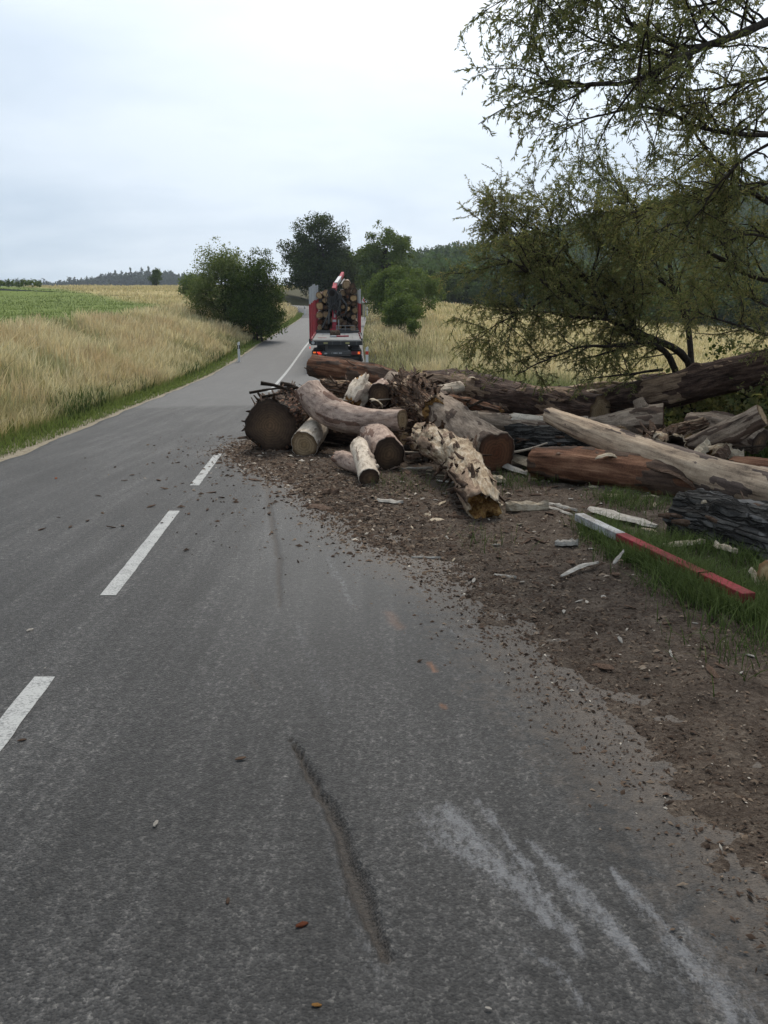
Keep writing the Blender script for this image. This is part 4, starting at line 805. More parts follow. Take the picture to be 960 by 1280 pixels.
    chip_set(55, BARKCHIP, 'broad dark bark flake on the soil at the foot of the logs', 'broad bark flakes before the logs', ((-2.6, 2.6), (8.2, 13.5), lambda x, y, e: x > e - .5 and x < .28 * y), (.10, .26), 64, 'bark_flake')
    chip_set(26, SPLIT, 'tan wood splinter on the soil at the foot of the logs', 'tan splinters before the logs', ((-1.5, 3.2), (6.5, 11.5), lambda x, y, e: x > e + .2 and x < .38 * y), (.07, .22), 65, 'wood_splinter')
    # single bits on the near asphalt
    for (px, py, s, mat, lab) in [(301, 949, .05, BARKCHIP, 'curled black leaf on the near asphalt'), (378, 1157, .045, split_mat('dry_leaf', (.05, .015, .008), (.11, .035, .016), (.17, .06, .03)), 'reddish-brown leaf beside the long gouge in the asphalt'),
                                  (285, 1127, .03, BARKCHIP, 'black bark crumb in the middle of the lane near the reddish leaf'), (38, 788, .07, SPLITG, 'grey bit of bark on the far lane between the dashes'), (28, 926, .04, BARKCHIP, 'dark twisted leaf beside the near lane dash'),
                                  (265, 616, .13, BARKCHIP, 'flat black bark piece by the lane dash near the thickest log'), (395, 1258, .03, split_mat('ochre_leaf', (.10, .05, .015), (.2, .1, .03), (.3, .16, .05)), 'ochre crumb near the end of the long gouge'),
                                  (610, 1262, .02, SPLITG, 'tiny pale stone between the scuff marks'), (56, 836, .02, SPLITG, 'tiny white stone at the tip of the near lane dash'), (70, 598, .09, split_mat('red_chip', (.1, .03, .015), (.18, .06, .03), (.25, .1, .05)), 'reddish chip alone in the far lane'),
                                  (195, 1030, .04, SPLITG, 'flattened pale fleck on the near asphalt')]:
        g = ground_at(px, py); me = chips[int(px) % 5].copy(); me.materials.append(mat); o = link('road_litter', me); o.location = (g.x, g.y, float(road_z(g.y)) + .005); o.scale = (s, s, s * 1.2); o.rotation_euler = (0, .1, px * .7)
        tag(o, lab, 'litter')
    # uncountable crumbs worked into the soil and strewn on the road edge
    rg = np.random.default_rng(5); n = 34000
    y = 2.0 + 13.5 * rg.random(n) ** 1.3; e = dirt_edge(y); x = e - .25 + rg.exponential(1.0, n) + rg.normal(0, .15, n); mk = rg.random(n) < .12; x[mk] -= rg.exponential(.45, mk.sum()) * np.clip((y[mk] - 3) / 4, 0, 1)
    ok = x < .4 + .45 * y; x, y = x[ok], y[ok]; n = len(x); z = np.maximum(dirt_z(x, y), road_z(y) - .012 * ((x - road_x(y)) / HALF) ** 2) + .003
    s = rg.lognormal(-4.6, .55, n).clip(.003, .035) * np.clip(y / 6, .6, 1.5); a = rg.uniform(0, 2 * PI, n); el = rg.uniform(.3, 1, n)
    P = np.stack([x, y, z], 1); d1 = np.stack([np.cos(a), np.sin(a), rg.normal(0, .25, n)], 1) * s[:, None]; d2 = np.stack([-np.sin(a), np.cos(a), rg.normal(0, .25, n)], 1) * (s * el)[:, None] * .6
    up = np.array([0, 0, 1.0])[None] * (s * .5)[:, None]
    Vv = np.stack([P - d1, P + d2, P + d1, P - d2, P + up], 1).reshape(-1, 3); b = np.arange(n)[:, None] * 5
    tr = np.concatenate([b + np.array(t)[None] for t in ((0, 3, 4), (3, 2, 4), (2, 1, 4), (1, 0, 4))]).reshape(-1, 3)
    m = NB('crumbs'); r = m.island(); MC = m.fin(m.ramp(r, [(0, (.02, .014, .010)), (.55, (.075, .05, .036)), (.85, (.13, .095, .068)), (.975, (.18, .14, .105)), (1, (.48, .43, .36))]), .95, None, .08)
    tag(link('soil_crumbs', mesh_np('soil_crumbs', Vv, tris=tr), MC), 'countless soil and bark crumbs along the soil edge', 'debris', kind='stuff')
build_pieces()
build_extra_logs()

# ------------------------------------------------------------------ red and white painted beam in the grass
def build_beam():
    a = Vector(on_dirt(724, 646, .11)); b = Vector(on_dirt(936, 748, .11)); d = (b - a); Ln = d.length; d.normalize()
    root = thing('painted_beam', 'long wooden beam painted white and red lying in the grass', 'beam', a)
    W = paint('flaking_white_paint', (0.42, 0.42, 0.41), .7, (0.11, 0.09, 0.07), 1.0, .2); Rd = paint('faded_red_paint', (0.23, 0.016, 0.024), .65, (0.07, 0.035, 0.025), 1.0, .2)
    M = d.to_track_quat('Y', 'Z').to_matrix()
    def part(name, f0, f1, mat, w=.092, h=.066):
        bm = bmesh.new(); add_box(bm, (0, (f0 + f1) / 2 * Ln, 0), (w, (f1 - f0) * Ln, h), .008)
        for v in bm.verts: v.co = M @ v.co
        return bm_obj(name, bm, mat, root)
    part('white_section', 0, .315, W); part('red_section', .318, .80, Rd); part('red_end', .803, 1.0, Rd, .095, .07)
    bm = bmesh.new(); add_box(bm, (0, .8015 * Ln, .0), (.098, .006, .074)); 
    for v in bm.verts: v.co = M @ v.co
    bm_obj('joint', bm, HOLE, root)
build_beam()
# ------------------------------------------------------------------ timber truck
def build_truck():
    TX, TY = -2.10, 38.0; SCL = .925
    slope = 0.062; yaw = math.radians(2.6)
    z0 = float(road_z(TY)) + 0.0
    root = thing('timber_truck', 'red and grey timber truck with crane and empty rear deck on the road', 'truck', (TX, TY, z0), (slope, 0, yaw)); root.scale = (SCL,) * 3
    RED = paint('truck_red', (0.30, 0.022, 0.03), .45, (0.07, 0.03, 0.025), .5); WHT = paint('stake_white', (0.36, 0.37, 0.38), .5, (0.2, 0.19, 0.18), .5)
    DK = paint('chassis_dark', (0.022, 0.023, 0.024), .6, (0.06, 0.055, 0.05), .5); DKG = paint('dark_grey_steel', (0.055, 0.058, 0.058), .55, (0.1, 0.09, 0.08), .5)
    DECK = paint('worn_deck_steel', (0.25, 0.245, 0.235), .95, (0.13, 0.12, 0.10), .6, .05); RUB = paint('tyre_rubber', (0.018, 0.018, 0.018), .85, (0.06, 0.05, 0.04), .5, .2)
    RIM = paint('rim_grey', (0.3, 0.3, 0.3), .5, (.08, .07, .06), .5); CAB = paint('cab_white', (0.5, 0.5, 0.5), .35); GLS = paint('cab_glass', (.02, .025, .03), .1, (.03, .03, .03), .2, .6)
    PK = paint('crane_pink_red', (0.33, 0.035, 0.055), .7, (.12, .04, .04), .6, .2)
    def lamp(name, col, st):
        m = NB(name); m.fin(col, .3, None, .5); m.b.inputs['Emission Color'].default_value = tuple(col) + (1,); m.b.inputs['Emission Strength'].default_value = st; return m.mat
    LR = lamp('tail_lamp_lit', (1.0, 0.05, 0.02), .4); LO = lamp('indicator_lit', (1.0, 0.2, 0.03), .35); LD = paint('lamp_lens_dark', (0.14, 0.012, 0.016), .3); YEL = paint('dull_yellow', (.32, .29, .13), .6)
    zd = 1.52                                   # deck height above road
    d = box('deck', (0, 3.35, zd - .04), (2.34, 6.7, .08), DECK, root, .01)
    for i in range(6): box('deck_plank', ((i - 2.5) * .385, 3.35, zd + .006), (.37, 6.6, .02), DECK, d, .004)
    box('rear_beam', (0, -.02, zd - .13), (2.46, .16, .20), DK, root, .015)
    for x in (-.52, .52): box('reflector_plate', (x, -.106, zd - .13), (.20, .012, .09), YEL, root, .003)
    for x in (-.95, -.2, .2, .95): box('beam_rib', (x, -.108, zd - .13), (.06, .02, .16), DKG, root, .004)
    cyl('side_marker_disc', (-1.12, -.125, zd - .12), (-1.12, -.10, zd - .12), .075, WHT, root, 20)
    fr = box('chassis_frame', (0, 7.5, zd - .30), (.85, 15.0, .22), DK, root, .02)
    box('cross_panel', (0, .05, zd - .37), (1.1, .06, .26), DKG, root, .01)
    bp = box('bumper_bar', (0, -.02, zd - .62), (2.36, .12, .17), DK, root, .015)
    box('light_board', (0, -.09, zd - .60), (2.30, .02, .15), DKG, bp, .004)
    box('number_plate', (0.0, -.115, zd - .60), (.52, .012, .105), paint('plate_grey', (.16, .16, .16), .5), bp, .003)
    for i, w in enumerate((.05, .04, .05, .03, .05, .045, .05)): box('plate_character', (-.19 + i * .066, -.123, zd - .60), (w, .005, .06), WHT if i % 4 else DKG, bp, 0)
    box('white_marker', (-.52, -.11, zd - .62), (.13, .012, .07), WHT, bp, .003)
    tl = box('tail_lamp', (-.92, -.11, zd - .60), (.44, .05, .15), LD, bp, .012)
    box('indicator', (-1.06, -.14, zd - .57), (.13, .02, .07), LO, tl, .01); box('brake_light', (-.86, -.14, zd - .57), (.16, .02, .06), LR, tl, .01); box('brake_light', (-.80, -.14, zd - .635), (.16, .02, .06), LR, tl, .01)
    tr = box('tail_lamp', (.92, -.11, zd - .60), (.44, .05, .15), LD, bp, .012)
    box('indicator', (1.06, -.14, zd - .59), (.11, .02, .11), LO, tr, .01); box('indicator_core', (1.08, -.152, zd - .57), (.06, .01, .06), LR, tr, .005)
    cyl('side_lamp', (-1.30, .1, zd - .36), (-1.26, .1, zd - .36), .05, LR, root, 14)
    box('mudguard', (-.95, .55, zd - .72), (.5, .03, .42), RUB, root, .005); box('mudguard', (.95, .55, zd - .72), (.5, .03, .42), RUB, root, .005)
    box('underrun_bar', (0, .1, zd - .86), (2.1, .09, .12), DK, root, .01)
    for y in (1.35, 2.7, 9.2, 10.5, 15.2):
        ax = cyl('axle', (-.95, y, .5), (.95, y, .5), .07, DK, root, 12)
        for sx in (-1, 1):
            bm = bmesh.new(); add_cyl(bm, (sx * .72, y, .5), (sx * 1.22, y, .5), .5, 30)
            es = [e for e in bm.edges if abs(e.verts[0].co.x - e.verts[1].co.x) < 1e-4 and (e.verts[0].co - e.verts[1].co).length < .3]
            bmesh.ops.bevel(bm, geom=es, offset=.05, segments=2, affect='EDGES')
            w = bm_obj('wheel', bm, RUB, root); cyl('rim', (sx * 1.16, y, .5), (sx * 1.235, y, .5), .28, RIM, w, 20); cyl('hub', (sx * 1.2, y, .5), (sx * 1.28, y, .5), .1, DK, w, 14)
    # left stakes: red bottoms, white tops; single stake on the right
    for (sx, y, h) in ((-1.25, .35, 2.44), (-1.25, 2.6, 2.5), (-1.25, 4.6, 2.58), (-1.25, 6.6, 2.62), (-1.25, 9.2, 2.55), (-1.25, 12.2, 2.6), (1.24, 6.3, 2.36), (1.24, 9.2, 2.3), (1.24, 12.2, 2.3)):
        hr = h * .68; s = box('stake', (sx, y, zd + hr / 2 - .1), (.10, .22, hr + .2), RED, root, .012)
        box('stake_top', (sx, y, zd + hr + (h - hr) / 2 + .002), (.085, .20, h - hr), WHT, s, .01); box('stake_foot', (sx * 1.0, y, zd - .06), (.16, .3, .22), DK, s, .01)
    box('side_rail', (-1.21, 3.35, zd + .02), (.05, 6.6, .12), RED, root, .008); box('side_rail', (1.21, 3.35, zd + .02), (.05, 6.6, .12), DK, root, .008)
    for k, y in enumerate((1.2, 3.2, 5.2)): box('lashing_point', (1.15, y, zd + .05), (.06, .12, .09), RED, root, .01)
    # bunk frame before the load
    bf = box('bunk_frame', (0, 6.75, zd + .10), (2.4, .1, .08), DKG, root, .01)
    for z in (.22, .40): box('rail', (.42, 6.72, zd + z), (1.0, .04, .04), DECK, bf, .005)
    for x in (-.07, .42, .92): box('rail_post', (x, 6.72, zd + .26), (.04, .04, .3), DECK, bf, .005)
    for y in (7.6, 9.2, 12.2): box('bunk', (0, y, zd + .05), (2.5, .2, .16), DK, root, .01)
    # crane: column, turret, folded grapple, boom going up over the load
    c = box('crane_column', (-.18, 7.0, zd + .62), (.24, .24, 1.2), PK, root, .02)
    box('column_band', (-.18, 6.875, zd + .66), (.20, .014, .13), WHT, c, .004); box('column_label', (-.16, 6.875, zd + .94), (.09, .014, .2), WHT, c, .004)
    box('crane_base', (-.18, 7.0, zd + .12), (.5, .5, .2), RED, c, .02); box('white_post', (.06, 6.9, zd + .35), (.05, .05, .75), WHT, c, .006)
    tu = box('crane_turret', (-.2, 7.0, zd + 1.75), (.46, .5, .9), DK, root, .05)
    bm = bmesh.new(); add_cyl(bm, (-.28, 6.62, zd + 2.15), (-.28, 7.0, zd + 2.15), .26, 22); bm_obj('motor_housing', bm, DK, tu)
    cyl('motor_cap', (-.28, 6.60, zd + 2.15), (-.28, 6.63, zd + 2.15), .17, HOLE, tu, 18)
    for (a, b, r) in (((-.5, 6.8, zd + .5), (-.42, 6.8, zd + 1.9), .05), ((-.85, 6.85, zd + .3), (-.35, 6.8, zd + 1.3), .04), ((.1, 6.75, zd + 1.2), (.16, 6.75, zd + 2.2), .05), ((-.05, 6.7, zd + 1.0), (.2, 6.75, zd + 1.7), .035)):
        cyl('hydraulic_cylinder', a, b, r, DKG, tu, 10)
    tb = Tubes()
    for k in range(7):
        x0 = -.5 + k * .1; tb.add(catmull([(x0, 6.7, zd + 2.3), (x0 - .15, 6.55, zd + 1.8 - .05 * k), (x0 + .1, 6.65, zd + 1.2 + .1 * (k % 3))], 9), .018, 6)
    link('hydraulic_hoses', tb.mesh('hydraulic_hoses'), DK, tu)
    gr = box('grapple_rotator', (.14, 6.75, zd + 1.95), (.22, .25, .3), DK, root, .04)
    for sx in (-1, 1):
        tb = Tubes(); tb.add(catmull([(.14 + sx * .08, 6.7, zd + 1.85), (.14 + sx * .36, 6.7, zd + 1.5), (.14 + sx * .3, 6.7, zd + 1.1), (.14 + sx * .04, 6.7, zd + .95)], 12), np.linspace(.07, .03, 12), 8)
        link('claw', tb.mesh('claw'), DK, gr)
    def beam(name, a, b, w, h, mat, parent):
        a, b = Vector(a), Vector(b); d = b - a; M = d.to_track_quat('Y', 'Z').to_matrix()
        bm = bmesh.new(); add_box(bm, (0, 0, 0), (w, d.length, h), .02)
        for v in bm.verts: v.co = M @ v.co + (a + b) / 2
        return bm_obj(name, bm, mat, parent)
    bo = beam('crane_boom', (-.18, 6.7, zd + 2.30), (-.10, 7.7, zd + 2.62), .22, .26, PK, root)
    box('boom_eye', (-.19, 6.66, zd + 2.32), (.09, .02, .09), HOLE, bo, .01)
    beam('boom_section', (-.08, 7.5, zd + 2.62), (.14, 9.6, zd + 2.98), .19, .22, WHT, bo)
    beam('boom_tip', (.16, 9.5, zd + 2.95), (.30, 11.4, zd + 3.25), .17, .22, PK, bo); cyl('boom_cylinder', (.2, 8.2, zd + 2.6), (.38, 10.2, zd + 2.9), .06, DKG, bo, 10)
    # headboard and cab beyond the load
    box('headboard', (0, 13.4, zd + 1.0), (2.4, .1, 2.2), DK, root, .02)
    cb = box('cab', (0, 15.2, zd + .65), (2.4, 2.2, 2.5), CAB, root, .12); box('rear_window', (0, 14.09, zd + 1.2), (1.3, .02, .5), GLS, cb, .01)
    box('windscreen', (0, 16.31, zd + 1.1), (2.1, .02, .9), GLS, cb, .01)
    for sx in (-1, 1):
        mr = box('wing_mirror', (sx * 1.46, 15.9, zd + 1.05), (.22, .1, .75), DK, cb, .03)
    # ---------------- load: every log its own thing
    M = root.matrix_basis.copy() if False else (Matrix.Translation((TX, TY, z0)) @ Matrix.Rotation(yaw, 4, 'Z') @ Matrix.Rotation(slope, 4, 'X') @ Matrix.Scale(SCL, 4))
    rg = np.random.default_rng(77); placed = []
    want = [(-1.02, 2.02, .21), (-.98, 1.42, .2), (-1.0, .95, .17), (-.98, .55, .18), (-1.02, .26, .16), (-.66, .24, .17), (-.62, .6, .16), (-.62, .98, .17), (-.66, 1.36, .16), (-.7, 1.75, .15), (-.3, .28, .17), (-.25, .7, .16), (-.3, 1.4, .2), (-.3, 1.9, .18),
            (.12, .62, .17), (.36, .5, .17), (.10, .28, .15), (.46, .22, .18), (.85, .22, .17), (.98, .55, .16), (.66, .42, .12), (.9, .84, .2), (.6, .95, .17), (.58, 1.3, .15), (.30, 1.05, .15), (.98, 1.22, .15), (.9, 1.55, .13), (.62, 1.62, .12), (.3, 1.4, .14), (.25, 1.75, .15),
            (.88, 1.86, .19), (.56, 1.95, .13), (.36, 2.16, .2), (.62, 2.26, .19), (.92, 2.25, .19), (.5, 2.62, .22), (.82, 2.5, .16), (-.62, 2.1, .18), (-.25, 2.25, .16)]
    bk = ['shag', 'rough', 'grey', 'dark', 'pale']; ct = ['tan', 'brown', 'pale', 'red', 'tan', 'brown', 'brown']  # cut ends weighted to brown: shade on the load put into their colour
    special = {35: 'large pale log topmost on the truck load', 34: 'pale-barked log beside the topmost log of the truck load', 0: 'tan-ended log highest against the tall rear stakes of the truck', 1: 'tan-ended log halfway up against the tall rear stakes of the truck'}
    for i, (x, z, r) in enumerate(want):
        y0 = 7.45 + rg.uniform(-.45, .35); y1 = 13.2 + rg.uniform(-.4, .05)
        a = M @ Vector((x, y0, zd + z)); b = M @ Vector((x + rg.normal(0, .05), y1, zd + z + rg.normal(0, .03)))
        make_log('loaded_log', special.get(i, 'sawn log stacked in the load on the truck'), [a, b], (r * rg.uniform(.72, 1.1), r * .9), lump=.16, oval=.08, bark='pale' if i in (34, 35) else bk[i % 5], cut=ct[i % 7] if i not in (0, 1) else 'pale', sides=18, step=.7, ridge=.012, group='logs loaded on the truck')
    # things left on the empty deck
    def place(o, p): o.matrix_basis = M @ Matrix.Translation(p)
    o = sliver('wood_block', 'brown wood chunk lying on the empty truck deck', (-.32, 0, 0), (.22, 0, .02), .4, .24, BARKCHIP, cat='wood piece', seed=71); place(o, Vector((-.1, 3.6, zd + .06)))
    s = thing('warning_bar', 'red and white bar lying on the empty truck deck', 'bar'); s.matrix_basis = M @ Matrix.Translation((.12, 2.4, zd + .06)) @ Matrix.Rotation(.35, 4, 'Z')
    box('white_end', (-.33, 0, 0), (.30, .14, .08), WHT, s, .01); box('red_bar', (.16, 0, 0), (.66, .11, .07), PK, s, .01)
    s = link('lashing_strap', box('x', (0, 0, 0), (.42, .09, .015), RED, None, .004).data); bpy.data.objects.remove(bpy.data.objects['x']); tag(s, 'short red strap lying on the empty truck deck', 'strap'); place(s, Vector((-.72, 1.5, zd + .03)))
build_truck()

# ------------------------------------------------------------------ posts and sign
def build_posts():
    W = paint('post_white', (0.62, 0.62, 0.61), .5, (.25, .23, .2), .4); BL = paint('post_black', (.015, .015, .016), .5); RF = paint('reflector_red', (.55, .05, .03), .3); ST = paint('galvanised', (.3, .31, .32), .45, (.2, .19, .18), .4, .5, .6)
    def post(label, x, y, z, h=1.0, band=BL, sc_=1.0):
        r = thing('delineator_post', label, 'roadside post', (x, y, z), group='white roadside posts')
        bm = bmesh.new(); add_box(bm, (0, 0, h / 2), (.12 * sc_, .10, h), .025); 
        for v in bm.verts:
            if v.co.z > h - .08: v.co.z += v.co.x * .5
        bm_obj('shaft', bm, W, r); box('band', (0, 0, h - .25), (.126 * sc_, .106, .20 if band is BL else .16), band, r, .02)
        if band is BL: box('reflector', (0, -.056, h - .25), (.04, .006, .15), W, r, .004)
    p = at(299, 452, 44); post('white post with a black band in the grass verge below the bushes', p.x, 44, float(H(p.x, 44)) - .02, 1.02)
    post('white post with a red band beside the truck tail', -0.72, 36.2, float(H(-.72, 36.2)), 1.18, RF)
    p = at(459, 396, 92); post('far white post beside the road beyond the truck', p.x, 92, float(H(p.x, 92)) - .05, 1.1)
    p = at(381, 400, 96); post('far white post on the inside of the bend', p.x, 96, float(H(p.x, 96)) - .05, 1.0)
    x, y = at(455.5, 380, 88).x, 88.0; z = float(H(x, y)); top = at(455.5, 375, 88).z
    s = thing('chevron_sign', 'red and white chevron board on a pole at the bend', 'road sign', (x, y, z)); hh = top - z
    cyl('pole', (0, 0, 0), (0, 0, hh + .3), .035, ST, s, 12); bd = box('board', (0, -.06, hh), (.5, .03, .62), W, s, .01)
    bm = bmesh.new()
    for (pts) in ([(-.2, 0), (.05, .28), (.2, .28), (-.05, 0)], [(-.05, 0), (.2, -.28), (.05, -.28), (-.2, 0)]): bm.faces.new([bm.verts.new((a, -.079, hh + b)) for a, b in pts][::-1])
    bm_obj('chevron', bm, RF, bd)
build_posts()
# ------------------------------------------------------------------ trees
LEAFW = leaf_mat('willow_leaf', [(0.07, 0.086, 0.036), (0.135, 0.15, 0.062), (0.215, 0.212, 0.092), (0.29, 0.225, 0.092)], .45, .8, .05)
LEAFD = leaf_mat('dark_leaf', [(0.009, 0.018, 0.006), (0.024, 0.042, 0.011), (0.06, 0.088, 0.022)], .2, .7, .05)
LEAFM = leaf_mat('mid_leaf', [(0.04, 0.065, 0.014), (0.085, 0.13, 0.026), (0.15, 0.20, 0.05)], .3, .7, .1)
LEAFL = leaf_mat('light_leaf', [(0.07, 0.095, 0.028), (0.135, 0.17, 0.05), (0.22, 0.245, 0.09)], .32, .7, .1)
LEAFK = leaf_mat('bush_leaf', [(0.018, 0.034, 0.009), (0.046, 0.074, 0.018), (0.10, 0.14, 0.034)], .25, .7, .06)
LEAFF = leaf_mat('forest_leaf', [(0.028, 0.052, 0.016), (0.062, 0.10, 0.030), (0.11, 0.155, 0.048)], .2, .9, .0)
LEAFB = leaf_mat('far_wood_leaf', [(0.016, 0.026, 0.014), (0.03, 0.045, 0.022), (0.05, 0.07, 0.03)], .15, .9, .0)
_m = NB('tree_bark'); _c = _m.coord(); _n = _m.noise(_m.map(_c, (9, 9, 2)), 3, 6, .65)
TBARK = _m.fin(_m.ramp(_n, [(0.35, (0.014, 0.011, 0.009)), (0.65, (0.06, 0.048, 0.038))]), .9, _m.bump(_n, .8, .03), .1)

def leaves_mesh(name, P, D, Nn, L, W):
    """rhombic, slightly folded leaves: P base, D direction, Nn normal, L length, W width"""
    S = np.cross(D, Nn); S /= np.linalg.norm(S, axis=1)[:, None] + 1e-9
    mid = P + D * (L * .45)[:, None] - Nn * (L * .03)[:, None]
    V = np.stack([P, mid + S * (W / 2)[:, None], P + D * L[:, None] - Nn * (L * .12)[:, None], mid - S * (W / 2)[:, None]], 1).reshape(-1, 3)
    return mesh_np(name, V, quads=np.arange(len(P) * 4).reshape(-1, 4))
def unit(v): return v / (np.linalg.norm(v, axis=-1, keepdims=True) + 1e-9)

def crown_tree(name, label, x, y, height, blobs, nclump, nleaf, leaf, mat, seed, cat='tree', group=None, trunk=True, spread=.55, stems=1, bare=0.0):
    """blobs: (dx, dy, z centre, rx, rz) ellipsoids that make up the crown; clumps of leaves fill their outer shells unevenly"""
    rg = np.random.default_rng(seed); z0 = float(H(x, y)) - .05; root = thing(name, label, cat, (x, y, z0), group=group)
    vol = np.array([b[3] * b[3] * b[4] for b in blobs]); vol = vol / vol.sum(); C = []; Rr = []
    for b, v in zip(blobs, vol):
        k = max(3, int(nclump * v)); d = unit(rg.normal(size=(k, 3))); r = rg.uniform(.35, 1.0, k) ** .5
        bump = 1 + .22 * fbm(d[:, 0] * 2 + seed, d[:, 1] * 2, d[:, 2] * 2, seed=seed, octs=2)
        C.append(np.array([b[0], b[1], b[2]])[None] + d * (r * bump)[:, None] * np.array([b[3], b[3], b[4]])[None]); Rr.append(np.full(k, (b[3] + b[4]) / 2))
    C = np.vstack(C); Rr = np.concatenate(Rr); C[:, 2] = np.maximum(C[:, 2], .25)
    cs = Rr * rg.uniform(.10, .26, len(C)) * spread / .55; w = cs ** 2 * rg.uniform(.3, 1.6, len(C)); w /= w.sum()
    idx = rg.choice(len(C), nleaf, p=w); off = np.clip(rg.normal(size=(nleaf, 3)), -1.7, 1.7) * cs[idx][:, None] * np.array([1, 1, .75])
    P = C[idx] + off; P[:, 2] = np.maximum(P[:, 2], .1); D = unit(rg.normal(size=(nleaf, 3)) + np.array([0, 0, -.25])); cen = C.mean(0)
    Nn = unit(rg.normal(size=(nleaf, 3)) * .7 + unit(P - cen) * .8 + np.array([0, 0, .6])); Nn = unit(Nn - D * (Nn * D).sum(1)[:, None])
    L = leaf * rg.lognormal(0, .3, nleaf)
    link('crown', leaves_mesh('crown', P, D, Nn, L, L * .62), mat, root)
    if trunk:
        tb = Tubes(); zt = min(b[2] for b in blobs)
        for s_ in range(stems):
            ox = rg.normal(0, .25 * (stems > 1)); top = np.array([ox * 3 + rg.normal(0, .2), rg.normal(0, .2), height * .62]); r0 = height * (.022 if stems == 1 else .012)
            Pt = catmull([(ox, 0, -.3), (ox * 1.4 + rg.normal(0, .1), rg.normal(0, .1), zt * .6), top], 14); tb.add(Pt, np.linspace(r0, r0 * .35, 14), 9)
            for j in rg.choice(len(C), min(len(C), 22 // stems + 6), replace=False):
                i = rg.integers(5, 14); a = Pt[i]; b = C[j]; md = (a + b) / 2 + np.array([0, 0, .12 * np.linalg.norm(b - a)]); tb.add(catmull([a, md, b], 7), np.linspace(r0 * .4, r0 * .08, 7), 5)
        link('trunk', tb.mesh('trunk'), TBARK, root)
    return root

